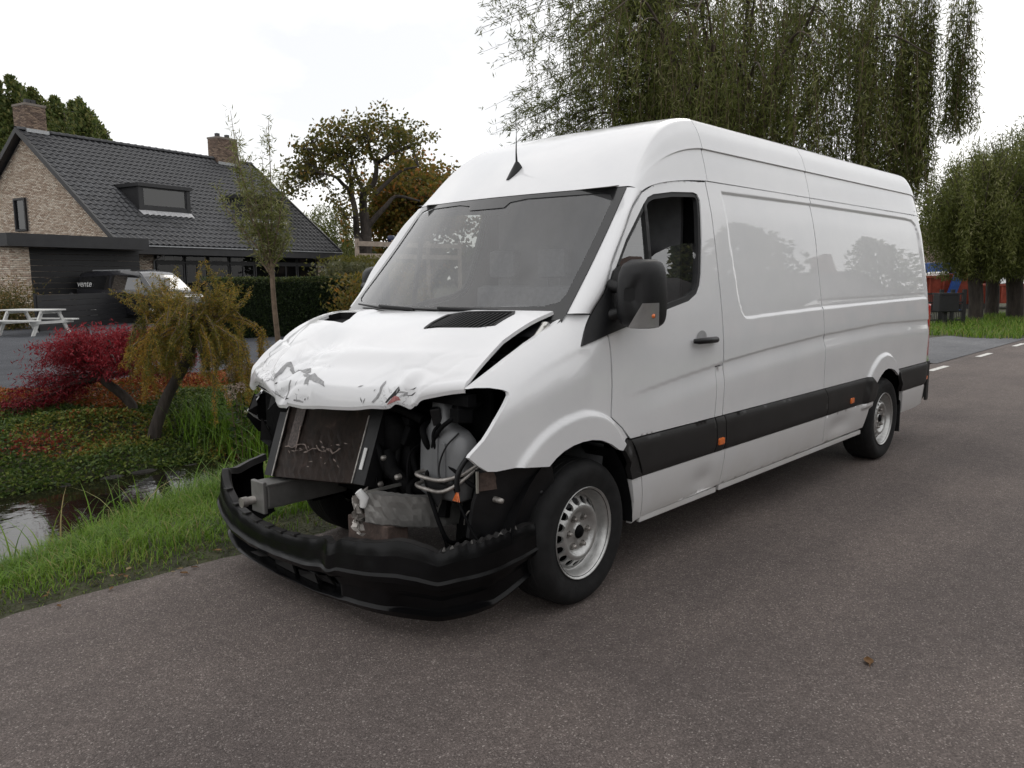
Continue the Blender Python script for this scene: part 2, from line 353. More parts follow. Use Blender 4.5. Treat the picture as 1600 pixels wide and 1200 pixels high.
HEADL = [(-.624, 1.104), (-.595, 1.107), (-.543, 1.105), (-.496, 1.095), (-.478, 1.084), (-.480, 1.070), (-.507, 1.040), (-.57, .972), (-.631, .898), (-.698, .841), (-.704, .831)]
FENDBOT = [(-.659, .79), (-.616, .761), (-.575, .755), (-.457, .757), (-.38, .748)]
GAP = [(.012, 1.397), (-.104, 1.345), (-.271, 1.278), (-.406, 1.216), (-.538, 1.149)]
DFRONT = [(.164, 1.285), (.174, 1.229), (.180, 1.058), (.172, .896), (.264, .832), (.318, .775)]
fender = HEADL+FENDBOT+ARCH_F+[(.245, .722), (.300, .772)]+[(a-.006, b) for a, b in DFRONT[::-1]]+[(.12, 1.34), (.098, 1.392)]+GAP
FEN_L, FEN_R = both('front_fender', fender, [], PAINT, du=.011)
# doors
WINH = [(.262, 1.60), (.39, 1.757), (.584, 1.940), (.64, 1.982), (.70, 2.002), (.89, 2.028), (1.12, 2.042), (1.158, 2.034), (1.176, 2.0), (1.13, 1.757), (1.085, 1.578), (1.06, 1.52), (1.02, 1.475), (.934, 1.439), (.682, 1.395), (.57, 1.375), (.3, 1.345)]
SEAMA = [(.119, 1.393), (.174, 1.489), (.243, 1.626), (.38, 1.794), (.479, 1.916), (.593, 2.005), (.727, 2.060), (.882, 2.090), (1.088, 2.106), (1.27, 2.114)]
door = [(a+.004, b-.004) for a, b in SEAMA]+[(1.274, 1.945), (1.273, 1.614), (1.272, 1.25), (1.268, 1.062), (1.188, 1.058), (1.186, .95), (1.183, .763)]+[(.340, .766)]+[(a+.006, b) for a, b in DFRONT[::-1][1:]]+[(.14, 1.345)]
DOOR_L, DOOR_R = both('front_door', door, [WINH], PAINT, du=.016, dv=.010)
def ring(poly, w):
    P = np.array(poly, float); n = len(P); o = []
    for i in range(n):
        a, b, c = P[i-1], P[i], P[(i+1) % n]; t = (b-a)/np.hypot(*(b-a))+(c-b)/np.hypot(*(c-b)); t /= np.hypot(*t)
        o.append(tuple(b+w*np.array([t[1], -t[0]])))
    return o
win_in = ring(WINH, .026)
if not inpoly([win_in[8]], WINH)[0]: win_in = ring(WINH, -.026)
for d_, f_, fl, rd in ((DOOR_L, fnL, False, 1), (DOOR_R, fnR, True, -1)):
    panel('window_seal', [tuple(q) for q in WINH], [win_in], f_(-.007), SEAL, d_, .03, None, .025, (0, rd, 0), fl)
    panel('window_divider', [(.560, 1.36), (.588, 1.36), (.625, 1.98), (.598, 1.965)], [], f_(-.004), SEAL, d_, .03, None, .02, (0, rd, 0), fl)
    panel('quarter_pane', [q for q in [(.27, 1.585), (.40, 1.745), (.602, 1.935), (.566, 1.375), (.31, 1.36)]], [], f_(-.018), SIDEGL, d_, .04, None, .004, (0, rd, 0), fl)
    if rd > 0: pane = [(.583, 1.38), (.598, 1.655), (.68, 1.692), (.82, 1.730), (.97, 1.752), (1.118, 1.757), (1.072, 1.578), (1.045, 1.52), (1.01, 1.485), (.934, 1.45), (.70, 1.408)]
    else: pane = [(.583, 1.38), (.62, 1.95), (.70, 1.99), (1.1, 2.03), (1.16, 1.98), (1.115, 1.757), (1.072, 1.578), (1.02, 1.485), (.934, 1.45)]
    panel('window_pane', pane, [], f_(-.024), SIDEGL, d_, .05, None, .004, (0, rd, 0), fl)
    # black sail in front of the window carrying the mirror
    panel('mirror_sail', [(-.029, 1.254), (.090, 1.392), (.170, 1.489), (.245, 1.60), (.30, 1.63), (.345, 1.40), (.42, 1.375), (.60, 1.381), (.439, 1.353), (.154, 1.299)], [], f_(.010), BLKPL, d_, .03, None, .02, (0, rd, 0), fl)
    # handle: flat cup disc, the dish's shade given as grey, and pull bar
    cup = [(1.03+.058*math.cos(a), 1.228+.043*math.sin(a)) for a in np.linspace(0, 2*math.pi, 24, endpoint=False)]
    sgn = -rd
    yb = lambda x, z, off: sgn*(float(Bfn(np.array([x]), np.array([z]))[0])+off)
    mb = MB(); G = []
    for a in np.linspace(0, 2*math.pi, 28, endpoint=False):
        G.append([(1.03+.056*r_*math.cos(a), yb(1.03, 1.228, .0015-.0*(1-r_*r_)), 1.229+.044*r_*math.sin(a)) for r_ in (1, .8, .5, .02)])
    mb.grid(G, closeu=True); mb.build('handle_cup', mat('cup_shade', (.40, .40, .41), .4) if 'cup_shade' not in MATS else MATS['cup_shade'], d_)
    mb = MB(); mb.tube([(.925, yb(.925, 1.216, .012), 1.219), (.945, yb(.95, 1.216, .034), 1.219), (1.03, yb(1.03, 1.216, .044), 1.219), (1.13, yb(1.13, 1.216, .036), 1.217), (1.165, yb(1.165, 1.216, .014), 1.216)], [.012, .017, .018, .018, .014], 10)
    mb.build('handle', BLKPL, d_)
    # mirror housing: lofted rounded shell, its glass facing rearwards
    my = sgn*1.105; mx_, mz = (.240 if sgn < 0 else .365), 1.49; mb = MB(); G = []
    for sx_, sc, dz in ((-.105, .20, .0), (-.10, .55, 0), (-.085, .78, 0), (-.055, .92, 0), (-.01, 1.0, 0), (.035, 1.0, 0), (.055, .97, 0)):
        row = []
        for a in np.linspace(0, 2*math.pi, 36, endpoint=False):
            c, q = math.cos(a), math.sin(a); e = .42
            uy = math.copysign(abs(c)**e, c)*.096; uz = math.copysign(abs(q)**e, q)*.163
            if uz < 0: uy *= 1+.10*uz/.163*-1*0
            row.append((mx_+sx_+.10*(uy*sgn*-1)*-.25*0+(.035 if uy*sgn > 0 else 0)*abs(uy)/.096, my+uy*sc*(1-.12*max(0, uz)/.163), mz+uz*sc+.012*uy*sgn*8*0))
        G.append(row)
    mb.grid(G, closev=True); mb.add([q for q in G[0]], [tuple(range(36))], True); mb.add([q for q in G[-1]], [tuple(range(36))[::-1]])
    mir = mb.build('mirror', BLKPL, VAN)
    mb = MB(); row = [(mx_+.0565, my+(q[1]-my)*.88, mz+(q[2]-mz)*.88) for q in G[-1]]; mb.add(row, [tuple(range(36))[::-1]]); mb.build('mirror_glass', CHROME, mir)
    mb = MB(); mb.tube([(.20, sgn*.955, 1.385), (.215, sgn*1.0, 1.40), (.235, my-sgn*.06, 1.43)], [.036, .028, .03], 12); mb.tube([(.225, sgn*.94, 1.53), (.225, sgn*.985, 1.52), (.24, my-sgn*.06, 1.52)], [.034, .026, .03], 12); mb.build('mirror_arm', BLKPL, mir)
    mb = MB(); G = []
    for t in np.linspace(0, 1, 7):       # indicator lens wrapped on the lower outer corner
        z_ = mz-.155+.115*t; wdt = .125*(1-.75*t); row = []
        for k in np.linspace(0, 1, 9):
            ang = k*math.pi*.5
            row.append((mx_-.088+.10*k**1.6+.0, my+sgn*(.096-wdt*.85*(1-k)**1.3)*1.0+sgn*.004, z_))
        G.append(row)
    mb.grid(G if sgn < 0 else [r[::-1] for r in G]); lens = mb.build('indicator_lens', CLEARL, mir)
    mb = MB(); mb.lathe([(.0, -.008), (.010, -.005), (.010, .006), (0, .008)], (mx_-.02, my+sgn*.090, mz-.10), 'Y', 14); mb.build('indicator_bulb', AMBER, mir)
# sides behind the doors
SP1 = [(1.284, .763), (1.284, 2.116), (2.738, 2.122), (2.741, 1.121), (2.763, .763)]
both('side_panel', SP1, [], PAINT, du=.015, dv=.007)
SPB = [(1.192, .763), (1.193, 1.050), (1.274, 1.054), (1.274, .763)]
both('pillar_panel', SPB, [], PAINT, du=.03)
ARCH_R = [(3.80, .70), (3.83, .72), (3.888, .756), (3.972, .790), (4.05, .798), (4.12, .792), (4.21, .772), (4.284, .742), (4.33, .715)]
SP2 = [(2.748, 2.122), (5.15, 2.118), (5.24, 2.10), (5.325, 2.05), (5.335, 1.7), (5.35, 1.35), (5.355, .763), (4.345, .763), (4.33, .715)]+ARCH_R[::-1][1:]+[(3.70, .752), (3.68, .763), (2.772, .763), (2.750, 1.121)]
both('side_panel', SP2, [], PAINT, du=.020, dv=.008)
# black mouldings and white sills
def strip(name, outl, mtl, off, z0, z1, holes=[]):
    for f_, fl, rd, s_ in ((fnL, False, 1, -1), (fnR, True, -1, 1)):
        g = lambda x, z, f_=f_, s_=s_: f_(0)(x, z)+np.stack([0*x, s_*(off*(1-.75*np.clip(np.abs((z-(z0+z1)/2)/((z1-z0)/2)), 0, 1)**6)), 0*x], -1)
        panel(name, outl, holes, g, mtl, VAN, .04, .012, .03, (0, rd, 0), fl)
strip('side_moulding', [(.342, .759), (1.180, .758), (1.200, .62), (1.192, .552), (.456, .552), (.40, .66)], MOULD, .016, .55, .757)
strip('side_moulding', [(1.190, .758), (1.292, .758), (1.310, .62), (1.302, .552), (1.202, .552), (1.210, .62)], MOULD, .016, .55, .757)
strip('side_moulding', [(1.300, .758), (2.772, .759), (2.825, .68), (2.838, .60), (2.832, .553), (1.312, .552), (1.320, .62)], MOULD, .016, .55, .757)
strip('side_moulding', [(2.780, .759), (3.685, .759), (3.70, .745), (3.785, .69), (3.80, .67), (3.762, .560), (2.840, .553), (2.846, .60), (2.833, .68)], MOULD, .016, .55, .757)
strip('side_moulding', [(4.345, .757), (5.352, .757), (5.352, .553), (4.50, .553), (4.42, .63), (4.35, .70)], MOULD, .016, .55, .757)
strip('side_moulding', [(.250, .722), (.302, .768), (.335, .758), (.392, .66), (.448, .552), (.362, .549), (.318, .64)], MOULD, .010, .5, .8)
strip('sill_panel', [(.456, .547), (1.335, .547), (1.318, .330), (.492, .318), (.480, .44)], PAINT, .004, .32, .55)
strip('sill_panel', [(1.341, .547), (2.835, .547), (2.862, .336), (1.324, .330)], PAINT, .004, .32, .55)
strip('sill_panel', [(2.841, .547), (3.758, .552), (3.73, .458), (3.672, .343), (2.868, .337)], PAINT, .004, .32, .55)
strip('sill_panel', [(4.56, .547), (5.352, .547), (5.33, .38), (5.0, .345), (4.62, .345)], PAINT, .004, .32, .55)
strip('sill_panel', [(.366, .545), (.449, .547), (.474, .44), (.486, .318), (.412, .298), (.404, .42)], PAINT, .004, .3, .55)
mb = MB(); mb.box((.49, -.952, .285), (1.30, -.93, .318), bev=.006); mb.box((1.33, -.955, .29), (3.66, -.93, .325), bev=.006); mb.build('sill_flange', PAINT, VAN)
# side marker lamps
for x, z in ((1.250, .612), (3.297, .613), (5.29, .600)):
    for s in (-1, 1):
        y = s*(float(Bfn(np.array([x]), np.array([z]))[0])+.015)
        mb = MB(); mb.box((x-.032, y-.012, z-.021), (x+.032, y+.012, z+.021), bev=.008); mb.build('marker_lamp', AMBER, VAN)
# ---- roof
CN = [(-.843, 2.122), (-.836, 2.15), (-.817, 2.23), (-.798, 2.300), (-.805, 2.308), (-.800, 2.325), (-.774, 2.40), (-.742, 2.455), (-.724, 2.478), (-.692, 2.492), (-.64, 2.498), (-.5, 2.502), (-.25, 2.505), (0, 2.506)]
K1 = 8                                    # index of the crest in CN
GUT0 = (.590, float(-W0(np.array([.593]), np.array([2.005]))[0]), 2.009)
def ws_edge(t):   # windscreen side edge, bottom (t=0) to top (t=1), left side
    return np.array([.0+.551*t+.012*math.sin(math.pi*t), -.857+.052*t, 1.40+.63*t])
def ws_pt(yn, t):
    e = ws_edge(t); return np.array([e[0]-.185*(1-yn*yn)+.012*(1-yn*yn)*t, e[1]*-yn if False else yn*abs(e[1]), e[2]-.012*(1-yn*yn)])
TOP = ws_edge(1)
def c0(i):
    if i <= K1:
        t = i/K1; return np.array(GUT0)*(1-t)+(TOP+np.array([.004, 0, .008]))*t+np.array([-.012, -.006, .006])*math.sin(math.pi*t)
    yn = CN[i][0]/CN[K1][0]*-1; q = ws_pt(yn, 1); return q+np.array([.004, 0, .008])
def t0(i):
    a = np.array([.34, .02, .20]); b = np.array([.62, .08, .66]); c = np.array([.66, 0, .60]); t = min(1, i/K1)
    return a*(1-t)+b*t if i <= K1 else b+(c-b)*min(1, (i-K1)/3)
def t1(i):
    t = min(1, i/K1); return np.array([.75, 0, .04])*(1-t)+np.array([1.15, 0, .12])*t
def dense(P, n): return catmull(P, n)
rows = []
for u in np.linspace(0, 1, 34):
    h00, h10, h01, h11 = 2*u**3-3*u*u+1, u**3-2*u*u+u, -2*u**3+3*u*u, u**3-u*u
    half = [h00*c0(i)+h10*t0(i)+h01*np.array([1.298, *CN[i]])+h11*t1(i) for i in range(len(CN))]
    half = dense(half, 4); full = np.vstack([half, (half*np.array([1, -1, 1]))[::-1][1:]]); rows.append(full)
mb = MB(); mb.grid(rows); last = np.array(rows[-1]); mb.grid([last, last-np.array([0, 0, .02])*1 + (last*np.array([0, -.02, 0]))], smooth=False); mb.build('roof_cap', PAINT, VAN)
# pressed hollow of the cap's side is part of the rear roof's crease, which starts at the seam
cs = dense([(0, *q) for q in CN], 5); cs = np.vstack([cs, (cs*np.array([1, -1, 1]))[::-1][1:]])
for x0, x1 in ((1.304, 2.738), (2.744, 5.36)):
    rows = []
    xs = list(np.linspace(x0, min(x1, 5.0), 14))+([5.08, 5.15, 5.21, 5.26, 5.30, 5.33, 5.35, 5.36] if x1 > 5 else [])
    for x in xs:
        t = max(0, (x-5.0)/.36); sag = (1-math.sqrt(max(0, 1-t**2.4)))
        r_ = cs.copy(); r_[:, 0] = x; r_[:, 1] *= 1-.10*sag; r_[:, 2] -= (.04*t*t+.16*sag)*np.clip((r_[:, 2]-2.12)/.45, 0, 1); rows.append(r_)
    mb = MB(); mb.grid(rows)
    for e in ([rows[0]] if x1 < 5 else [rows[0]]): mb.grid([e, e*np.array([1, .98, 1])-np.array([0, 0, .03])], smooth=False)
    mb.build('roof_panel', PAINT, VAN)
# gutter strip between side panels and roof, dark
for s in (-1, 1):
    mb = MB(); mb.box((1.29, s*.80-.033, 2.10), (5.12, s*.80+.031, 2.16)); mb.build('roof_gutter', PAINT, VAN)
# ---- windscreen pillars
for s in (-1, 1):
    rows = []; SA = catmull([(.098, 1.394)]+SEAMA[1:6], 6)
    for k, (sx_, sz_) in enumerate(SA):
        t = k/(len(SA)-1); g = ws_edge(t); q = np.array([sx_-.006, -float(W0(np.array([sx_]), np.array([sz_]))[0])-.002, sz_+.005]); row = []
        for v in np.linspace(0, 1, 8):
            p_ = g*(1-v)+q*v; p_ = p_+np.array([-.45, -.75, .1])*.030*math.sin(math.pi*v)**.8; p_[1] *= -s; row.append(p_)
        q2 = row[-1].copy(); q2[1] -= s*.02; row.append(q2); rows.append(row)
    mb = MB(); mb.grid(rows if s < 0 else [r[::-1] for r in rows]); mb.build('windscreen_pillar', PAINT, VAN)
# ---- windscreen
G = [[ws_pt(yn, t) for yn in np.linspace(-1, 1, 25)] for t in np.linspace(-.12, 1, 15)]
mb = MB(); mb.grid(G); ws = mb.build('windscreen', WSGLASS, VAN)
def frit(u, v):   # border behind the glass
    o = []
    for a, b in zip(u, v): o.append(ws_pt(a, b)+np.array([-.0035, 0, .003]))
    return np.array(o)
panel('screen_border', [(-1, -.12), (1, -.12), (1, 1), (-1, 1)], [[(-.945, .14), (-.93, .085), (-.86, .055), (0, .05), (.86, .055), (.93, .085), (.945, .14), (.945, .90), (.92, .945), (.86, .96), (.33, .965), (.20, .945), (.17, .90), (-.17, .90), (-.20, .945), (-.33, .965), (-.86, .96), (-.92, .945), (-.945, .90)]], frit, mat('screen_print', (.012, .012, .013), .25, var=.2, coat=.6), VAN, .04, None, 0)
# wipers
for s, ln in ((-1, 1), (1, 1)):
    mb = MB(); A = [ws_pt(-.62+.0, .005), ws_pt(-.2, .012), ws_pt(.12, .02)] if s < 0 else [ws_pt(.05, .01), ws_pt(.4, .012), ws_pt(.8, .025)]
    A = [q+np.array([-.022, 0, .012]) for q in A]; mb.tube([tuple(q) for q in A], [.006, .008, .005], 6); B = A[1]
    mb.tube([tuple(A[0]+np.array([.02, 0, -.02])), tuple(A[0]), tuple(B+np.array([-.012, 0, .012]))], [.016, .013, .008], 6); mb.build('wiper', BLKPL, VAN)
# cowl under the screen
mb = MB(); mb.grid([[(ws_pt(yn, -.03)[0]-.16, yn*.84, 1.30), ] + [tuple(ws_pt(yn, .0)+np.array([-.02, 0, -.02]))] for yn in np.linspace(-1, 1, 21)]); mb.build('cowl', BLKPL, VAN)
# ---- antenna on the cap's centre line
def cap_mid(u):
    h00, h10, h01, h11 = 2*u**3-3*u*u+1, u**3-2*u*u+u, -2*u**3+3*u*u, u**3-u*u; i = len(CN)-1
    return h00*c0(i)+h10*t0(i)+h01*np.array([1.298, *CN[i]])+h11*t1(i)
ua = .25; pa_ = cap_mid(ua); ta = cap_mid(ua+.02)-cap_mid(ua-.02); ta /= np.linalg.norm(ta); na = np.array([-ta[2], 0, ta[0]])
rows = []
for t in np.linspace(0, 1, 11):
    w_ = .004+.024*math.sin(math.pi*(.10+t*.62)); h_ = .006+.040*t**1.3
    c_ = pa_+ta*(-.075+.13*t)
    rows.append([c_+na*(h_*max(-.1, math.sin(a)))+np.array([0, w_*math.cos(a), 0]) for a in np.linspace(0, 2*math.pi, 16, endpoint=False)])
mb = MB(); mb.grid(rows, closev=True); mb.add(rows[-1], [tuple(range(16))]); mb.add(rows[0], [tuple(range(16))[::-1]]); ant = mb.build('antenna', BLKPL, VAN)
bt = pa_+ta*.045+na*.036; mb = MB(); mb.tube([tuple(bt-na*.01), tuple(bt+np.array([.002, 0, .06])), tuple(bt+np.array([.004, 0, .16])), tuple(bt+np.array([.0, 0, .30]))], [.008, .0045, .002, .0014], 6); mb.build('antenna_mast', BLKPL, ant)
# ---- bonnet, buckled
HY = [-.80, -.62, -.45, -.2, 0, .2, .4, .6, .78]
HRX = [-.02, -.12, -.17, -.21, -.22, -.21, -.19, -.14, -.06]; HRZ = [1.402, 1.405, 1.405, 1.403, 1.40, 1.397, 1.393, 1.385, 1.372]
HNX = [-.575, -.70, -.79, -.845, -.865, -.865, -.85, -.80, -.715]; HNZ = [1.135, 1.11, 1.095, 1.09, 1.088, 1.09, 1.095, 1.10, 1.10]
HEX = [-.605, -.725, -.815, -.865, -.885, -.885, -.875, -.825, -.745]; HEZ = [1.100, 1.055, 1.015, .99, .978, .977, .988, .998, .985]
HB = [.035, .045, .055, .06, .06, .065, .07, .08, .085]
def vnoise(x, y, seed=0):
    r = np.random.default_rng(seed); T = r.random((64, 64)); x = np.asarray(x, float); y = np.asarray(y, float)
    xi = np.floor(x).astype(int); yi = np.floor(y).astype(int); fx = x-xi; fy = y-yi; fx = fx*fx*(3-2*fx); fy = fy*fy*(3-2*fy)
    g = lambda a, b: T[a % 64, b % 64]
    return (g(xi, yi)*(1-fx)+g(xi+1, yi)*fx)*(1-fy)+(g(xi, yi+1)*(1-fx)+g(xi+1, yi+1)*fx)*fy-.5
_wr = np.random.default_rng(17); WP = np.column_stack([-.8+1.6*_wr.random(46), .45+.75*_wr.random(46)]); WG = _wr.normal(size=(46, 2))*1.6; WH = _wr.normal(size=46)*.55
def worley(y, s):
    y = np.asarray(y, float); s = np.asarray(s, float); sh = y.shape; Q = np.stack([y.ravel(), s.ravel()*.75], 1); P0 = WP*np.array([1, .75])
    D = np.sqrt(((Q[:, None]-P0[None])**2).sum(-1)); o = np.argsort(D, 1)[:, :2]; r = np.arange(len(Q)); d1_, d2_ = D[r, o[:, 0]], D[r, o[:, 1]]
    w_ = np.exp(-(D/.075)**2)+1e-12; pl = (WH[None]+((Q[:, None]-P0[None])*WG[None]).sum(-1)*4); k = np.exp(-60*(D-d1_[:, None])); k /= k.sum(1, keepdims=True); g = (k*pl).sum(1)
    return d1_.reshape(sh), d2_.reshape(sh), np.clip(g, -1.2, 1.2).reshape(sh)
def hood(y, s):
    y = np.asarray(y, float); s = np.asarray(s, float)
    I = lambda A: sum(np.interp(y+k*.03, HY, A) for k in range(-3, 4))/7
    rx, rz, nx, nz, ex, ez, b = map(I, (HRX, HRZ, HNX, HNZ, HEX, HEZ, HB))
    t = np.clip(s, 0, 1); q = np.clip((s-1)/.18, 0, 1)
    x = rx+(nx-rx)*t; z = rz+(nz-rz)*t+b*4*t*(1-t)*.9
    x = x+(ex-nx)*np.sin(q*np.pi/2)**.8; z = z+(ez-nz)*(q**1.12)
    # long pressings
    z = z+.010*(sm(.30, .42, np.abs(y))*(1-sm(.0, .9, s)*.5))
    # buckles: faceted folds, strong on the right-hand nose
    A = sm(-.15, .35, y)*sm(.45, .9, s)+.5*np.exp(-((y+.55)/.16)**2)*sm(.6, .95, s)
    q1, q2, gi = worley(y, s); cre = 1-np.clip((q2-q1)/.045, 0, 1)
    z = z+A*(.020*gi-.012*cre)+.010*A*vnoise(y*6.5+3, s*5.5+1, 3)
    x = x+A*(.016*gi+.008*cre)
    z = z-.030*np.exp(-((y-.22)/.16)**2-((s-.62)/.12)**2)+.014*np.exp(-((y+.25)/.3)**2-((s-.72)/.06)**2)-.010*np.exp(-((y-.1)/.35)**2-((s-.84)/.05)**2)
    z = z+.008*vnoise(y*4+7, s*3+2, 12)*sm(.1, .5, s)
    z = z-.02*np.exp(-((y+.58)/.025)**2)*sm(.85, 1.05, s)+.016*np.exp(-((y+.53)/.03)**2)*sm(.8, 1.0, s)
    x = x+.025*np.exp(-((y+.575)/.03)**2)*sm(.9, 1.1, s)
    return np.stack([x, y, z], -1)
hl = lambda p_: [(-a, b) for a, b in p_][::-1]
VENT = [(-.33, .40), (-.315, .30), (-.305, .11), (-.36, .085), (-.50, .045), (-.64, .035), (-.66, .10), (-.66, .33), (-.60, .37)]
VENTR = [(.62, .42), (.645, .30), (.60, .20), (.40, .16), (.33, .30), (.32, .38), (.45, .40)]
EDGE = [(-.80, 1.18), (-.60, 1.18), (-.585, 1.14), (-.565, 1.185), (-.52, 1.165), (-.50, 1.18), (-.3, 1.18), (-.1, 1.172), (.05, 1.18), (.16, 1.163), (.18, 1.18), (.4, 1.17), (.52, 1.18), (.60, 1.155), (.64, 1.178), (.78, 1.17)]
ho = [(.78, 0), (-.745, 0), (-.80, .0), (-.80, .06), (-.785, .25), (-.77, .55), (-.79, .85), (-.80, 1.0)]+EDGE
HOOD = panel('bonnet', ho, [VENT, VENTR], hood, HOODP, VAN, .011, None, .016, (.4, 0, -1), flip=False)
tag(HOOD, 'buckled white bonnet with flaked paint along its torn nose')
def sheet(fn, outl, name, mtl, parent, d=.03, ret=0, flip=False): return panel(name, outl, [], fn, mtl, parent, d, None, ret, (0, 0, -1), flip)
hoff = lambda dz: (lambda y, s: hood(y, s)+np.array([.3*dz, 0, dz]))
sheet(hoff(-.022), [(a*1.02+.01, b) for a, b in VENT], 'vent_backing', DARK, HOOD)
mb = MB(); rimp = resample(VENT, .03); P_ = hood(rimp[:, 0], rimp[:, 1]); c_ = P_.mean(0); Pi = c_+(P_-c_)*.93
mb.grid([P_+np.array([0, 0, .004]), Pi+np.array([0, 0, .002]), Pi-np.array([0, 0, .02])], closev=True, smooth=False); mb.build('vent_frame', BLKPL, HOOD)
for k in range(15):     # slanted slats of the air inlet
    y0 = -.335-.021*k
    if y0 < -.65: break
    a = hood(np.array([y0]), np.array([.37-.02*0]))[0]; b = hood(np.array([y0-.03+.02]), np.array([.10-.002*k]))[0]
    mb = MB(); d = np.array([0, .004, 0]); up = np.array([0, 0, .006]); dn = np.array([0, .008, -.016])
    mb.add([a-d+up*0, b-d, b+d, a+d, a-d+dn, b-d+dn], [(0, 1, 2, 3), (0, 4, 5, 1)]); mb.build('vent_slat', BLKPL, HOOD)
sheet(hoff(-.045), [(a, b) for a, b in [(.68, .46), (.70, .16), (.30, .12), (.28, .44)]], 'vent_backing', WHITEP, HOOD)
mb = MB(); rimp = resample(VENTR, .05); P_ = hood(rimp[:, 0], rimp[:, 1]); mb.grid([P_-np.array([0, 0, .001]), P_-np.array([0, 0, .05])], closev=True, smooth=False); mb.build('vent_duct', DARK, HOOD)
PRIMER = mat('grey_primer', (.30, .30, .305), .6, var=.3, scale=40, bump=.001); REDS = mat('red_scrape', (.42, .16, .155), .5, var=.5, scale=60)
FLAKES = [[(.35, 1.055), (.33, .995), (.335, .945), (.335, .9), (.315, .875), (.265, .875), (.215, .91), (.205, .94), (.245, .915), (.295, .898), (.31, .92), (.305, .97), (.32, 1.025)],
 [(.22, .91), (.205, .882), (.15, .878), (.095, .90), (.06, .94), (.085, .955), (.135, .93), (.175, .912), (.2, .918)],
 [(.05, 1.03), (.055, .975), (.025, .94), (-.035, .958), (-.09, .985), (-.115, 1.03), (-.06, 1.0), (0, .99), (.025, .99), (.02, 1.02)],
 [(.11, .955), (.065, .955), (.03, .96), (.05, .98), (.085, .972)], [(.185, 1.145), (.178, 1.1), (.170, 1.0), (.163, 1.0), (.168, 1.105), (.176, 1.145)],
 [(.61, .94), (.65, .9), (.725, .85), (.715, .85), (.64, .9), (.600, .94)], [(-.41, 1.155), (-.432, 1.105), (-.442, 1.055), (-.437, .975), (-.44, .955), (-.45, .975), (-.452, 1.065), (-.445, 1.115), (-.42, 1.16)],
 [(.635, 1.15), (.53, 1.115), (.465, 1.11), (.43, 1.115), (.47, 1.122), (.54, 1.127), (.62, 1.158)], [(.34, 1.128), (.285, 1.12), (.205, 1.126), (.205, 1.133), (.28, 1.13), (.34, 1.136)], [(.11, 1.14), (.065, 1.142), (.03, 1.153), (.035, 1.162), (.075, 1.155), (.11, 1.15)]]
def flk(y, s): return hood(y, s)+np.array([-.0016, 0, .0012])
for q_ in FLAKES: panel('paint_flake', q_, [], flk, PRIMER, HOOD, .012, None, .0)
for k in range(30):      # scratches and chips along the nose
    y0 = (.62*RNG.random() if k < 20 else -.60+.28*RNG.random()); s0 = .97+.19*RNG.random(); a_ = RNG.normal()*.5+1.2; ln = .015+.05*RNG.random()**2; dy, ds = math.cos(a_)*ln, math.sin(a_)*ln*1.2; w_ = .0016+.003*RNG.random()
    panel('scratch', [(y0, s0), (y0+dy*.5-w_, s0+ds*.5+w_), (y0+dy, s0+ds), (y0+dy*.5+w_, s0+ds*.5-w_)], [], lambda y, s: flk(y, np.clip(s, 0, 1.178)), PRIMER if k % 3 else SEAL, HOOD, .03, None, 0)
panel('torn_fold', [(-.48, 1.15), (-.495, 1.11), (-.52, 1.065), (-.53, 1.03), (-.538, 1.07), (-.527, 1.12), (-.505, 1.13), (-.487, 1.16)], [], flk, SEAL, HOOD, .012, None, 0)
panel('red_scrape', [(-.487, 1.178), (-.500, 1.15), (-.52, 1.118), (-.538, 1.13), (-.545, 1.16), (-.52, 1.178)], [], flk, REDS, HOOD, .012, None, 0)
# underside of the bonnet and hinge
sheet(lambda y, s: hood(y, np.clip(s, 0, 1.1))-np.array([-.01, 0, .035]), [(.76, .02), (-.74, .02), (-.74, 1.10), (.74, 1.10)], 'bonnet_liner', DARK, HOOD, .05)
mb = MB(); mb.tube([(-.12, -.815, 1.345), (-.19, -.825, 1.30), (-.25, -.82, 1.262)], [.016, .011, .018], 8); mb.lathe([(0, -.012), (.022, -.012), (.022, .012), (0, .012)], (-.115, -.82, 1.345), 'Y', 14); mb.build('bonnet_hinge', CHROME, VAN)

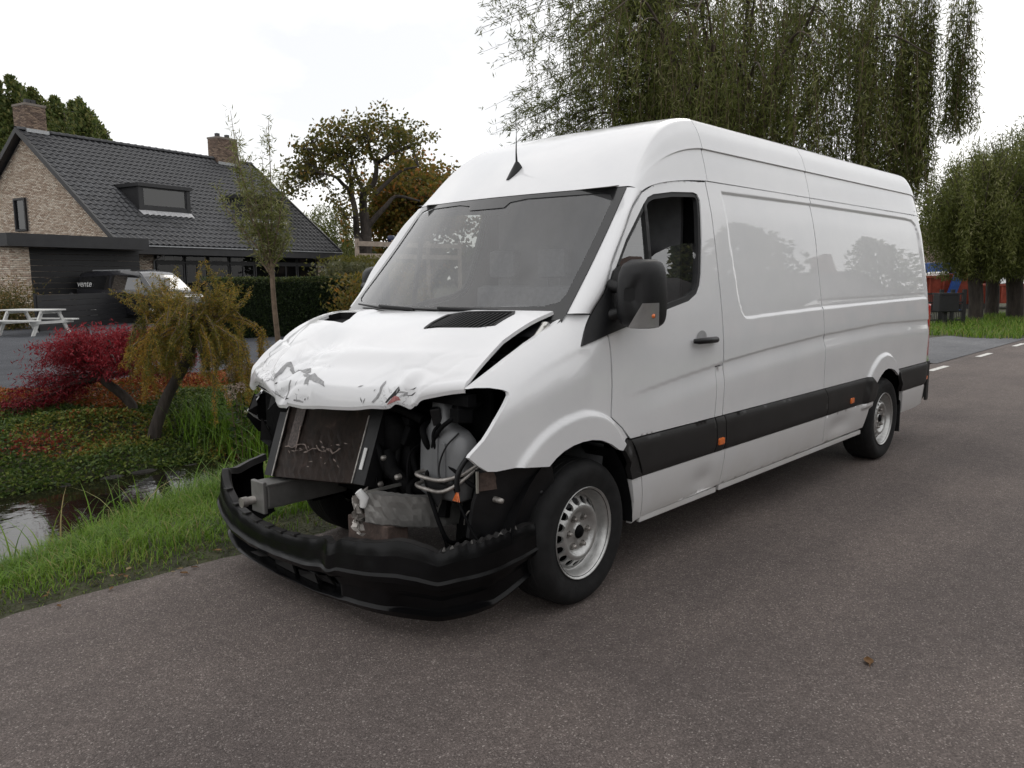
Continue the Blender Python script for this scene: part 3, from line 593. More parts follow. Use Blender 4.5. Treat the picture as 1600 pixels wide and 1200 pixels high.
# ---- wheels (built once, copied)
TY = .235; RW = .352
def make_wheel():
    e = bpy.data.objects.new('wheel', None); link(e, VAN)
    prof = [(.210, .006), (.222, .004), (.240, .000), (.275, -.010), (.305, -.012), (.328, -.004), (.340, .010), (.3485, .022), (.3515, .040), (.352, .075), (.352, .160), (.3515, .195), (.3485, .213), (.335, .232), (.30, .246), (.24, .236), (.21, .225)]
    mb = MB(); mb.lathe([(r, h) for r, h in prof], (0, 0, 0), 'Y', 72); ty = mb.build('tyre', RUBBER, e)
    for k in range(5):          # tread grooves
        mb = MB(); y = .052+.032*k
        mb.lathe([(.3545, y), (.3545, y+.020)], (0, 0, 0), 'Y', 72); mb.lathe([(.3545, y+.02), (.346, y+.0225)], (0, 0, 0), 'Y', 72); mb.lathe([(.346, y-.0025), (.3545, y)], (0, 0, 0), 'Y', 72); mb.build('tread_rib', RUBBER, ty)
    def dep(r): return np.interp(r, [0, .034, .040, .070, .098, .108, .122, .136, .150, .168, .178], [.034, .034, .042, .044, .042, .026, .016, .020, .036, .052, .060])
    circ = lambda r, n, cx=0, cz=0: [(cx+r*math.cos(a), cz+r*math.sin(a)) for a in np.linspace(0, 2*math.pi, n, endpoint=False)]
    holes = []
    for k in range(17):
        a = 2*math.pi*(k+.5)/17; ux, uz = math.cos(a), math.sin(a); h = []
        for b in np.linspace(0, 2*math.pi, 14, endpoint=False):
            dr = .0175*math.cos(b); dt = .0200*math.sin(b); h.append((ux*(.1545+dr)-uz*dt, uz*(.1545+dr)+ux*dt))
        holes.append(h)
    fn = lambda x, z: np.stack([x, dep(np.hypot(x, z)), z], -1)
    rim = panel('rim', circ(.178, 72), holes+[circ(.034, 24)], fn, STEEL, e, .0105, None, .012, (0, 1, 0))
    mb = MB(); mb.lathe([(.178, .058), (.186, .066), (.192, .062), (.197, .040), (.204, .026), (.207, .014), (.213, .006), (.2205, .000), (.2235, -.004), (.2245, .002), (.220, .016)], (0, 0, 0), 'Y', 72); mb.build('rim_lip', STEEL, rim)
    mb = MB(); mb.lathe([(.176, .066), (.176, .11), (.02, .115)], (0, 0, 0), 'Y', 48); mb.build('brake_drum', DARK, e)
    mb = MB(); mb.lathe([(.0, .020), (.026, .022), (.032, .030), (.033, .05)], (0, 0, 0), 'Y', 24); mb.build('hub_cap', DARK, e)
    for k in range(6):
        a = 2*math.pi*k/6+.3; cx, cz = .076*math.cos(a), .076*math.sin(a)
        mb = MB(); mb.lathe([(.0, .018), (.008, .019), (.0115, .024), (.0125, .046)], (cx, 0, cz), 'Y', 6, smooth=False); mb.lathe([(.017, .038), (.017, .046)], (cx, 0, cz), 'Y', 12); mb.build('wheel_nut', IRON, rim)
    return e
wheel = make_wheel()
def copy_tree(o, parent=None):
    c = o.copy(); COL.objects.link(c)
    if parent is not None: c.parent = parent
    for ch in list(o.children): copy_tree(ch, c)
    return c
spots = [((0, -.968, RW), (0, .35, R_(2.5))), ((4.15, -.968, RW), (0, 1.1, 0)), ((0, .968, RW), (0, .3, math.pi)), ((4.15, .968, RW), (0, .8, math.pi))]
src = list(wheel.children)
for i, (l, r) in enumerate(spots):
    if i == 0: w_ = wheel
    else: w_ = copy_tree(wheel, VAN)
    w_.location = l; w_.rotation_mode = 'XYZ'; w_.rotation_euler = r
# wheel housings and liners
def housing(cx, name):
    for s in (-1, 1):
        mb = MB(); G = []
        for a in np.linspace(-.03*math.pi, 1.03*math.pi, 26): G.append([(cx+.50*math.cos(a)*(.94 if cx > 1 else 1), s*y, .36+.455*math.sin(a)) for y in (.955, .90, .6)])
        mb.grid(G); mb.add([(q[2]) for q in G], [tuple(range(26))]); mb.build(name, DARK, VAN)
housing(0, 'wheel_liner'); housing(4.12, 'wheel_liner')
for s in (-1, 1):
    mb = MB(); G = [[(x, s*y, z) for y in (.965, .955, .75)] for x, z in catmull([(.235, .725), (.305, .64), (.355, .545), (.395, .42), (.405, .335), (.405, .31)], 4)]
    mb.grid(G); mb.build('arch_liner', BLKPL, VAN)
    mb = MB(); mb.box((4.585, s*.80-.11, .175), (4.60, s*.80+.165*1, .56), bev=.006) if s > 0 else mb.box((4.585, -.965, .175), (4.605, -.70, .58), bev=.006); mb.build('mudflap', RUBBER, VAN)

# ---- hidden body: added dark shell to block light at the gaps, floor, chassis
mb = MB()
ins = lambda x, z: float(W0(np.array([x]), np.array([z]))[0])-.030
zz = [.36, .6, .9, 1.2, 1.5, 1.8, 2.0, 2.12]; sec = lambda x: [(x, -ins(x, z), z) for z in zz]+[(x, -.76, 2.26), (x, -.67, 2.41), (x, 0, 2.44), (x, .67, 2.41), (x, .76, 2.26)]+[(x, ins(x, z), z) for z in zz[::-1]]
# arches are cut out of the shell by keeping it above them
sec2 = lambda x: [(a, b, max(c, .83) if abs(x-4.15) < .62 or x < .55 else c) for a, b, c in sec(x)]
xs = [1.225, 2.0, 3.0, 3.52, 3.54, 4.15, 4.75, 4.77, 5.1, 5.24]
S_ = [sec2(x) for x in xs]; mb.grid(S_); mb.add(S_[0], [tuple(range(len(S_[0])))]); mb.add(S_[-1], [tuple(range(len(S_[0])))[::-1]]); mb.build('light_block_shell', DARK, VAN)
mb = MB(); mb.box((.52, -.90, .37), (3.6, .90, .43)); mb.box((-.35, -.42, .36), (5.2, -.30, .48)); mb.box((-.35, .30, .36), (5.2, .42, .48)); mb.box((1.4, -.25, .22), (2.4, .25, .38), bev=.03); mb.tube([(4.15, -.78, .35), (4.15, .78, .35)], .05, 12); mb.tube([(0, -.78, .34), (0, .78, .34)], .045, 12); mb.box((4.7, -.85, .40), (5.25, .85, .46)); mb.build('chassis', DARK, VAN)
# dark backing added as door-seam shade, with the window left open
dd = [(.10, 1.40), (.23, 1.60), (.50, 1.92), (.62, 2.0), (.9, 2.075), (1.26, 2.10), (1.29, 2.08), (1.30, .40), (.50, .40), (.45, .60), (.34, .80), (.20, .92), (.12, 1.1)]
for f_, fl, rd in ((fnL, False, 1), (fnR, True, -1)):
    panel('seam_backing', dd, [[(a, b) for a, b in ring(WINH, -.012 if inpoly([ring(WINH, .012)[8]], WINH)[0] else .012)]], lambda x, z, rd=rd: np.stack([x, -rd*(W0(x, z)-.032), z], -1), DARK, VAN, .06, None, 0, (0, rd, 0), fl)
# ---- cab
BULK = mat('bulkhead_paint', (.10, .10, .105), .7, var=.2)
mb = MB(); mb.box((.0, -.86, .45), (1.22, .86, .5)); mb.build('cab_floor', DASH, VAN)
mb = MB(); G = []
for y in np.linspace(-.86, .86, 9): G.append([(ws_pt(y/.86, -.02)[0]+.03, y*.97, 1.33), (.12, y, 1.36), (.24, y, 1.35), (.31, y, 1.27), (.33, y, 1.05), (.28, y, .6)])
mb.grid(G); mb.box((.02, -.74, 1.36), (.28, -.26, 1.42), bev=.03); dsh = mb.build('dashboard', DASH, VAN)
mb = MB(); mb.lathe([(.19+.013*math.cos(a), .013*math.sin(a)) for a in np.linspace(0, 2*math.pi, 8)], (0, 0, 0), 'Z', 32); mb.box((-.19, -.02, -.01), (.19, .02, .012)); mb.lathe([(0, .015), (.06, .012), (.065, -.02)], (0, 0, 0), 'Z', 16)
sw = mb.build('steering_wheel', BLKPL, VAN, Matrix.Translation((.47, -.45, 1.33)) @ Matrix.Rotation(R_(-38), 4, 'Y'))
def seat(y, w_):
    e = bpy.data.objects.new('seat', None); link(e, VAN); e.location = (.82, y, 0)
    mb = MB(); mb.box((-.26, -w_/2, .78), (.22, w_/2, .92), bev=.04); mb.box((-.2, -w_/2+.04, .5), (.18, w_/2-.04, .79)); mb.build('seat_cushion', SEATM, e)
    mb = MB(); mb.box((.16, -w_/2, .90), (.27, w_/2, 1.52), bev=.045); mb.build('seat_backrest', SEATM, e, Matrix.Translation((0, 0, 0)))
    for k in ([0] if w_ < .6 else [-.22, .22]):
        mb = MB(); mb.box((.19, k-.12, 1.57), (.27, k+.12, 1.76), bev=.035); mb.tube([(.23, k-.05, 1.5), (.23, k-.05, 1.6)], .007, 6); mb.tube([(.23, k+.05, 1.5), (.23, k+.05, 1.6)], .007, 6); mb.build('headrest', SEATM, e)
seat(-.47, .5); seat(.33, .88)
mb = MB(); mb.box((1.19, -.86, .45), (1.215, .86, 1.30)); mb.box((1.19, -.74, 1.30), (1.215, .74, 2.35)); mb.build('bulkhead', BULK, VAN)
mb = MB(); mb.grid([[(x, y*(.80 if x > .9 else .76), 2.03+.10*min(1, (x-.45)/.6)) for y in np.linspace(-1, 1, 9)] for x in (.46, .62, .8, 1.0, 1.19)]); mb.build('headlining', LINING, VAN)
mb = MB(); mb.box((.40, -.10, 1.93), (.43, .10, 2.0), bev=.012); mb.build('rear_view_mirror', BLKPL, VAN)
# ---- rear end
RE = [(.905, .50), (.908, .8), (.90, 1.2), (.872, 1.55), (.83, 1.85), (.775, 2.1), (.72, 2.30), (.66, 2.38)]
G = [[(5.352-.10*max(0, (z-1.4))**2, s, z) for s in (-y_, -.02)] for y_, z in RE]; mb = MB(); mb.grid([[(a, b, c) for a, b, c in r] for r in G][::1]); rd1 = mb.build('rear_door', PAINT, VAN)
mb = MB(); mb.grid([[(a, -b, c) for a, b, c in r][::-1] for r in G]); mb.build('rear_door', PAINT, VAN)
for s in (-1, 1):
    mb = MB(); mb.box((5.30, s*.925-.03, .80), (5.375, s*.925+.03, 1.30), bev=.015); mb.build('tail_lamp', REDL, VAN)
    mb = MB(); mb.box((5.345, s*.92-.035, 1.165), (5.41, s*.92+.03, 1.20), bev=.008); mb.build('door_hinge', BLKPL, VAN)
mb = MB(); G = []
for y in np.linspace(-1, 1, 15):
    x = 5.42-.09*abs(y)**4; G.append([(x-.05, y*.965, .545), (x, y*.975, .53), (x, y*.975, .47), (x-.06, y*.955, .40), (x-.12, y*.93, .37)])
mb.grid(G); mb.box((5.30, -.975, .38), (5.36, -.955, .755)); mb.build('rear_bumper', MOULD, VAN)

# ---- engine bay
bay = MB(); bay.box((-.42, -.78, .42), (-.34, .78, 1.20)); bay.box((-.44, -.78, .5), (-.30, -.66, 1.15)); bay.box((-.44, .66, .5), (-.30, .78, 1.15)); bay.box((-.40, -.80, 1.1), (-.15, .80, 1.2))
bay.box((-.60, -.80, 1.02), (-.55, .78, 1.07)); bay.box((-.66, .55, .50), (-.58, .78, 1.04)); bay.box((-.6, -.40, .45), (-.45, -.16, .93), bev=.03); bay.box((-.55, -.82, .60), (-.42, -.60, .72)); bay.build('front_frame', DARK, VAN)
mb = MB(); mb.lathe([(0, -.06), (.09, -.06), (.10, -.03), (.10, .03), (.07, .06), (0, .06)], (-.58, -.28, .84), 'X', 20); mb.tube([(-.63, -.28, .75), (-.66, -.34, .68), (-.62, -.42, .60), (-.55, -.5, .58)], .035, 10); mb.tube([(-.62, -.22, .98), (-.63, -.40, .97), (-.60, -.50, .93)], .022, 8); mb.box((-.64, -.33, .62), (-.56, -.22, .72), bev=.015)
mb.build('engine_parts', DARK, VAN)
for y, z in ((-.33, .985), (-.30, .735), (-.40, .66), (-.26, .60)):
    mb = MB(); mb.lathe([(0, -.01), (.010, -.008), (.014, 0), (.014, .02)], (-.70+.02, y, z), 'X', 8); mb.build('bolt', IRON, VAN)
for k in range(16):      # hoses and looms
    y0 = -.18-.62*RNG.random(); z0 = .55+.5*RNG.random(); x0 = -.50-.10*RNG.random(); y1 = y0+RNG.normal()*.16; z1 = z0-.12-.25*RNG.random()
    mb = MB(); mb.tube([tuple(q) for q in catmull([(x0+.1, y0, z0), (x0-.05, y0+.03*RNG.normal(), z0-.03), (x0-.09, (y0+y1)/2, (z0+z1)/2), (x0-.06, y1, z1), (x0+.1, y1+.04, z1-.03)], 5)], .006+.014*RNG.random()**2, 7); mb.build('hose', DARK, VAN)
for k in range(14):      # brackets and small housings
    y0 = -.16-.64*RNG.random(); z0 = .50+.52*RNG.random(); a_, b_, c_ = .012+.028*RNG.random(), .012+.03*RNG.random(), .015+.035*RNG.random(); M_ = Matrix.Translation((-.55-.06*RNG.random(), y0, z0)) @ Euler((RNG.normal()*.3, RNG.normal()*.3, RNG.normal()*.4)).to_matrix().to_4x4()
    mb = MB(); mb.box((-a_, -b_, -c_), (a_, b_, c_), M_, bev=.006); mb.build('housing', (DARK, BLKPL, DARK, DARK)[k % 4], VAN)
for k in range(6):       # torn plastic shards hanging at the sides
    s_ = 1 if k < 5 else -1; y0 = s_*(.62+.22*RNG.random()); z0 = .62+.36*RNG.random(); x0 = -.66-.06*RNG.random(); P4 = [np.array([x0, y0, z0])+RNG.normal(size=3)*np.array([.02, .03, .045]) for _ in range(4)]
    mb = MB(); mb.add(P4+[q+np.array([.006, 0, 0]) for q in P4], [(0, 1, 2, 3), (7, 6, 5, 4), (0, 4, 5, 1), (1, 5, 6, 2), (2, 6, 7, 3), (3, 7, 4, 0)]); mb.build('plastic_shard', BLKPL, VAN)
# radiator pack leaning forward at its foot
TL, TR, BL, BR = map(np.array, ((-.62, .548, .93), (-.62, -.166, .97), (-.77, .530, .525), (-.745, -.15, .60)))
nrm = np.cross(BL-TL, TR-TL); nrm /= np.linalg.norm(nrm); nrm *= -1 if nrm[0] > 0 else 1
mb = MB(); n1, n2 = 26, 14; G = []
for i in range(n1+1):
    row = []
    for j in range(n2+1):
        u, v = i/n1, j/n2; q = (TL*(1-u)+TR*u)*(1-v)+(BL*(1-u)+BR*u)*v
        row.append(q+nrm*(.010*(RNG.random()-.5)*(v > .4)+.012*math.sin(u*7)*v))
    G.append(row)
mb.grid(G, smooth=False); mb.grid([[q-nrm*.06 for q in G[k]] for k in (0, -1)], smooth=False); rad = mb.build('radiator', RADM, VAN)
def slab(a, b, w_, th, name, mtl, parent, up=0):
    d = (TR-TL)/np.linalg.norm(TR-TL)*w_; mb = MB(); f = nrm*up
    v = [a+f, a+d+f, b+d+f, b+f]; mb.add(v+[q-nrm*th for q in v], [(0, 3, 2, 1), (4, 5, 6, 7), (0, 1, 5, 4), (1, 2, 6, 5), (2, 3, 7, 6), (3, 0, 4, 7)]); return mb.build(name, mtl, parent)
slab(TL, BL, -.085, .09, 'radiator_tank', BLKPL, rad, .012); slab(TR, BR, .10, .09, 'radiator_tank', BLKPL, rad, .012)
slab(TL, BL, -.010, .02, 'radiator_rail', IRON, rad, .016); slab(TR+(BR-TR)*.15, BR, .008, .02, 'radiator_rail', IRON, rad, .016)
slab(TL+(TR-TL)*.11, TL+(TR-TL)*.10+(BL-TL)*.62, .085, .004, 'bare_core_strip', mat('scuffed_core', (.085, .066, .060), .6, var=.6, scale=70, bump=.004), rad, .014)
slab(TR+(BR-TR)*.55+(TR-TL)*.05, TR+(BR-TR)*.82+(TR-TL)*.05, .022, .004, 'paper_label', WHITEP, rad, .018)
FINM = mat('torn_fin_metal', (.26, .21, .185), .6, metal=.3, var=.4)
for v0, u0, u1 in ((.60, .08, .50), (.62, .50, .78), (.30, .22, .24)):
    pts_ = []
    for t in np.linspace(0, 1, 9): u = u0+(u1-u0)*t; v = v0+.03*math.sin(t*9)+.02*RNG.normal()+(.35*t if u1-u0 < .1 else 0); pts_.append(tuple((TL*(1-u)+TR*u)*(1-v)+(BL*(1-u)+BR*u)*v+nrm*.018))
    mb = MB(); mb.tube(pts_, [.0015+.004*RNG.random() for _ in pts_], 5); mb.build('core_scar', FINM, rad)
for k in range(26):     # bright scuffs and torn fins on the core
    u = .12+.72*RNG.random(); v = .45+.4*RNG.random() if k < 16 else .62+.05*math.sin(u*9)+.02*RNG.random(); q = (TL*(1-u)+TR*u)*(1-v)+(BL*(1-u)+BR*u)*v+nrm*.02
    ln = .012+.04*RNG.random(); a = RNG.random()*1.2-.4; dx = (TR-TL)/.71*math.cos(a)*ln+(BL-TL)/.45*math.sin(a)*ln; dz = np.cross(dx, nrm); dz = dz/np.linalg.norm(dz)*(.0015+.003*RNG.random())
    mb = MB(); mb.add([q-dx/2, q+dz+nrm*.004, q+dx/2, q-dz], [(0, 1, 2, 3)]); mb.build('torn_fin', FINM, rad)
# right side rail end
mb = MB(); mb.box((-.86, .455, .375), (-.36, .565, .505), bev=.012); mb.box((-.87, .44, .505), (-.50, .58, .512)); rail = mb.build('side_rail', DIRTAL, VAN)
mb = MB(); mb.box((-.885, .45, .355), (-.862, .575, .525), bev=.006); mb.build('rail_flange', DIRTAL, rail)
mb = MB(); mb.tube([(-.945, .555, .415), (-.86, .545, .42)], .022, 12); mb.tube([(-.955, .555, .415), (-.925, .555, .415)], .028, 10); mb.build('towing_stub', IRON, rail)
# left crossmember, torn and bent back
def crumple(pts, h, name, mtl, parent, amp=.005, n=32, seed=1, cap=True):
    P_ = catmull(pts, n//(len(pts)-1)); r = np.random.default_rng(seed); G = []
    for i, q in enumerate(P_):
        t = i/(len(P_)-1); row = []
        for j, (dx, dz) in enumerate(((.06, .5), (0, .5), (0, .3), (0, .1), (0, -.1), (.0, -.3), (.0, -.5), (.012, -.56))):
            row.append((q[0]+dx+amp*(r.random()-.5), q[1]+amp*(r.random()-.5), q[2]+dz*h*(1-.25*(1-t)*0)+amp*(r.random()-.5)*(1.6-t)))
        G.append(row)
    mb = MB(); mb.grid(G, smooth=False); return mb.build(name, mtl, parent)
beam = crumple([(-.865, -.40, .555), (-.79, -.50, .545), (-.66, -.575, .525), (-.50, -.61, .515), (-.38, -.62, .51)], .135, 'crash_beam', DIRTAL, VAN)
crumple([(-.90, -.375, .59), (-.885, -.385, .55), (-.90, -.37, .50), (-.885, -.39, .455)], .05, 'torn_bracket', IRON, beam, .035, 12, 4)
mb = MB(); mb.tube([(-.89, -.39, .635), (-.87, -.405, .60), (-.875, -.40, .56)], [.018, .022, .014], 8); mb.build('bracket_foot', WHITEP, beam)
mb = MB(); mb.box((-.86, -.41, .618), (-.60, -.40, .632)); mb.build('beam_edge', CHROME, beam)
mb = MB(); mb.tube([tuple(q) for q in catmull([(-.52, -.68, .455), (-.53, -.70, .50), (-.52, -.72, .53), (-.50, -.71, .49)], 4)], .0035, 6); mb.build('loose_wire', IRON, VAN)
# lower cooler box behind the bumper
mb = MB(); mb.box((-.82, -.50, .33), (-.70, -.20, .475), bev=.008); mb.build('lower_cooler', RUST, VAN)
# washer reservoir
mb = MB(); rows = []
for z, wy, wx, cy in ((.58, .02, .02, -.62), (.585, .13, .05, -.62), (.60, .15, .06, -.62), (.68, .158, .065, -.62), (.80, .160, .065, -.62), (.86, .152, .06, -.62), (.895, .12, .05, -.62), (.92, .07, .04, -.605), (.96, .050, .035, -.60), (1.03, .042, .035, -.60), (1.035, .02, .02, -.60)):
    rows.append([(-.56+wx*math.copysign(abs(math.cos(a))**.6, math.cos(a)), cy+wy*math.copysign(abs(math.sin(a))**.6, math.sin(a))+.01*math.sin(z*14), z) for a in np.linspace(0, 2*math.pi, 28, endpoint=False)])
mb.grid(rows, closev=True); res = mb.build('washer_reservoir', RESV, VAN)
mb = MB(); mb.box((-.632, -.63, .66), (-.618, -.60, .87), bev=.005); mb.box((-.632, -.68, .66), (-.618, -.655, .85), bev=.005); mb.build('moulded_rib', RESV, res)
mb = MB(); mb.lathe([(0, -.02), (.022, -.02), (.026, 0), (.02, .02), (0, .02)], (-.645, -.735, .685), 'X', 12); mb.build('pump', BLKPL, res)
for dz, c in ((0, 0), (-.05, .02)):
    mb = MB(); mb.tube([tuple(q) for q in catmull([(-.60, -.52, .70+dz), (-.68, -.54, .70+dz), (-.69, -.62, .695+dz), (-.68, -.72, .70+dz), (-.62, -.79, .73+dz*.5), (-.52, -.82, .78)], 5)], .009, 8); mb.build('steel_pipe', IRON, VAN)
mb = MB(); mb.tube([tuple(q) for q in catmull([(-.60, -.74, .90), (-.64, -.70, .84), (-.65, -.665, .76), (-.655, -.67, .70), (-.66, -.72, .685)], 5)], .004, 6); mb.build('black_wire', BLKPL, VAN)
mb = MB(); mb.tube([tuple(q) for q in catmull([(-.58, -.80, .82), (-.64, -.79, .76), (-.655, -.78, .70), (-.65, -.78, .655)], 5)], .012, 8); loom = mb.build('wiring_loom', BLKPL, VAN)
for k in range(5):
    mb = MB(); a = -.78+.006*(k-2); mb.tube([(-.65, -.78, .66), (-.655, a, .635), (-.66, a+.004*(k-2), .612)], .0025, 5); mb.build('loose_strand', AMBER, loom)
# plastic splash panel between fender tip and wheel
LI = [(-.60, .752), (-.585, .70), (-.60, .60), (-.61, .44), (-.50, .42), (-.24, .44), (-.20, .55), (-.205, .66), (-.23, .728), (-.40, .745)]
panel('splash_panel', LI, [], lambda x, z: np.stack([x, -(.915+.05*np.clip((x+.6)/.4, 0, 1)-.05*np.clip((.75-z)/.3, 0, 1)-.06*np.clip((-x-.45)/.15, 0, 1)**2), z], -1), BLKPL, VAN, .03, None, .02)
mb = MB(); mb.add([(-.62, -.875, .745), (-.625, -.872, .665), (-.50, -.90, .66), (-.46, -.915, .72), (-.48, -.915, .745)], [(0, 1, 2, 3, 4)]); mb.build('bracket_plate', RUST, VAN); mb = MB(); mb.box((-.632, -.882, .66), (-.622, -.874, .755)); mb.build('bracket_edge', CHROME, VAN)
for x, z in ((-.53, .615), (-.27, .60), (-.26, .68)):
    mb = MB(); mb.lathe([(0, -.02), (.011, -.018), (.013, 0), (.013, .03)], (x, -.935+.02, z), 'Y', 10); mb.build('plastic_rivet', IRON if x < -.5 else BLKPL, VAN)
mb = MB(); mb.add([(-.645, .92, .92), (-.70, .93, .80), (-.63, .93, .70), (-.55, .93, .69), (-.56, .92, .92)], [(0, 1, 2, 3, 4)]); mb.build('torn_liner', BLKPL, VAN)

# ---- dropped bumper
PL = catmull([(-.30, -.935), (-.50, -.93), (-.66, -.885), (-.79, -.77), (-.875, -.58), (-.92, -.32), (-.935, 0), (-.935, .30), (-.925, .60), (-.90, .82), (-.85, .945), (-.73, 1.0), (-.57, 1.0)], 16)
S = np.r_[0, np.cumsum(np.hypot(*np.diff(PL, axis=0).T))]; S /= S[-1]
KY = np.array([0, .08, .17, .20, .235, .27, .33, .405, .425, .445, .50, .60, .70, .78, .84, .88, .93, 1.0])
KZ = np.array([.475, .470, .440, .415, .445, .452, .425, .400, .362, .385, .350, .325, .330, .365, .44, .515, .50, .55])
zt = np.interp(S, KY, KZ); zt = np.convolve(np.r_[zt[0], zt, zt[-1]], [.2, .6, .2], 'valid')
zn = .006*np.where((S > .05) & (S < .2), np.sin(S*420), 0)+.008*vnoise(S*60, 2, 23)
zb = np.interp(S, [0, .1, .2, .5, .8, .9, 1], [.20, .11, .075, .05, .065, .12, .22])
T_ = np.gradient(PL, axis=0); T_ /= np.hypot(*T_.T)[:, None]; N_ = np.stack([T_[:, 1]*-1, T_[:, 0]], 1)
if (N_[len(N_)//2][0] > 0): N_ *= -1
BV = [0, .05, .13, .17, .43, .47, .52, .60, .64, .84, .93, 1]; BO = [-.10, -.035, -.012, -.026, -.020, -.014, .026, .036, .030, .024, .018, .010]
def bprof(s, v):      # outward offset of the shell at height fraction v (0 bottom, 1 top)
    o = np.interp(v, BV, BO)
    grille = sm(.42, .45, s)*(1-sm(.83, .86, s)); o = o-.085*grille*sm(.15, .18, v)*(1-sm(.42, .46, v))
    fog = sm(.10, .13, s)*(1-sm(.27, .31, s)); o = o-.026*fog*sm(.12, .16, v)*(1-sm(.33, .40, v))
    return o+.012*np.exp(-((s-.43)/.012)**2)*sm(.5, .6, v)-.008*sm(.43, .45, s)*sm(.6, .7, v)
G = []; mb = MB(); STR = [np.linspace(0, .05, 3), np.linspace(.05, .13, 3), np.linspace(.13, .17, 4), np.linspace(.17, .43, 8), np.linspace(.43, .47, 3), np.linspace(.47, .52, 3), np.linspace(.52, .60, 4), np.linspace(.60, .64, 2), np.linspace(.64, .84, 6), np.linspace(.84, 1, 5)]
def bpt(i, s, v):
    o = bprof(s, v)+.004*vnoise(s*40, v*6, 21)+.006*vnoise(s*14, 3, 22); q = PL[i]+N_[i]*o; return (q[0], q[1], zb[i]+(zt[i]-zb[i])*v+zn[i]*float(sm(.93, 1, v)))
for st in STR: mb.grid([[bpt(i, s, v) for v in st] for i, s in enumerate(S)])
VV = np.linspace(0, 1, 25); G = [[bpt(i, s, v) for v in VV] for i, s in enumerate(S)]
BR_ = MB(); BR_.grid([[tuple(np.array(r[-1])+np.array([0, 0, .001])), (r[-1][0]-N_[i][0]*.035, r[-1][1]-N_[i][1]*.035, r[-1][2]+.004), (r[-1][0]-N_[i][0]*.05, r[-1][1]-N_[i][1]*.05, r[-1][2]-.03)] for i, r in enumerate(G)], smooth=False)
mb.grid([[(r[k][0]-N_[i][0]*.012, r[k][1]-N_[i][1]*.012, r[k][2]) for k in (0, 6, 12, 18, 24)] for i, r in enumerate(G)])
BUMP = mb.build('front_bumper', BUMPM, VAN); BR_.build('bumper_rim', MOULD, BUMP); tag(BUMP, 'dropped black plastic front bumper hanging almost to the asphalt')
def bat(s, v, o=0):
    i = np.interp(s, S, np.arange(len(S))); a = int(min(len(S)-2, i)); f = i-a; q = PL[a]*(1-f)+PL[a+1]*f; n_ = N_[a]; q = q+n_*(bprof(s, v)+o)
    z0 = np.interp(s, S, zb); z1 = np.interp(s, S, zt); return np.array([q[0], q[1], z0+(z1-z0)*v])
for s0, s1, v0, v1 in ((.60, .66, .17, .40), (.68, .73, .18, .38), (.52, .57, .17, .33), (.75, .79, .22, .42), (.48, .51, .2, .36), (.64, .68, .42, .50)):     # broken intake slats
    A = [bat(s0, v1, .05), bat(s1, v1-.02, .06), bat(s1+.005, v0, .025), bat(s0-.01, v0, .03)]; mb = MB(); mb.add(A+[q+np.array([.012, 0, -.006]) for q in A], [(0, 1, 2, 3), (7, 6, 5, 4), (0, 4, 5, 1), (1, 5, 6, 2), (2, 6, 7, 3), (3, 7, 4, 0)]); mb.build('intake_slat', MOULD, BUMP)
for s in np.linspace(.55, .83, 7):      # clip tabs on the upper rim
    q = bat(s, 1.0); mb = MB(); mb.box((q[0]-.008, q[1]-.018, q[2]-.004), (q[0]+.03, q[1]+.018, q[2]+.010), bev=.003); mb.build('clip_tab', MOULD, BUMP)
for k in range(14):                      # chewed plastic on the left rim
    s = .06+.14*RNG.random(); q = bat(s, 1.0, -.01); mb = MB(); w_ = .006+.01*RNG.random(); mb.add([q+np.array([-w_, -.004, .0]), q+np.array([w_, -.006, 0]), q+np.array([w_*.4, -.002, .008+.016*RNG.random()]), q+np.array([w_*.2, .01, 0])], [(0, 1, 2), (1, 3, 2), (3, 0, 2)]); mb.build('torn_edge', MOULD if k % 2 else DIRTAL, BUMP)
# ================================================================== setting
F_ = 1243.592
def at(px, py, d):
    return CAM+((px-800)/F_*_r2+(600-py)/F_*_u2+_f)*d
def fastmesh(name, V, quads, mtl, parent=None, tint=None, smooth=False):
    V = np.asarray(V, np.float32); Q = np.asarray(quads, np.int32); k = Q.shape[1]
    me = bpy.data.meshes.new(name); me.vertices.add(len(V)); me.vertices.foreach_set('co', V.ravel())
    me.loops.add(Q.size); me.loops.foreach_set('vertex_index', Q.ravel()); me.polygons.add(len(Q))
    me.polygons.foreach_set('loop_start', np.arange(0, Q.size, k, dtype=np.int32))
    if smooth: me.polygons.foreach_set('use_smooth', np.ones(len(Q), bool))
    if tint is not None:
        a = me.attributes.new('tint', 'FLOAT', 'POINT'); a.data.foreach_set('value', np.asarray(tint, np.float32))
    me.materials.append(mtl); me.update(calc_edges=True); return child(name, me, parent)
def unit(a): return a/np.maximum(np.linalg.norm(a, axis=-1, keepdims=True), 1e-9)
def leaves(name, pos, axis, length, width, mtl, parent=None, tint=None, fold=.0, droop=0):
    """each leaf: a pointed quad pair (6 verts, 2 quads) bent along its midrib"""
    pos = np.asarray(pos, float); n = len(pos); axis = unit(np.asarray(axis, float)); length = np.broadcast_to(length, n)[:, None]; width = np.broadcast_to(width, n)[:, None]
    side = unit(np.cross(axis, RNG.normal(size=(n, 3)))); up = np.cross(side, axis)
    a = pos; b = pos+axis*length*.5+up*length*.06; c = pos+axis*length-up*length*droop
    l = pos+axis*length*.45+side*width*.5-up*length*fold; r = pos+axis*length*.45-side*width*.5-up*length*fold
    V = np.stack([a, l, c, r], 1).reshape(-1, 3); Q = np.arange(4*n).reshape(n, 4)
    t = RNG.random(n) if tint is None else tint
    return fastmesh(name, V, Q, mtl, parent, np.repeat(t, 4))
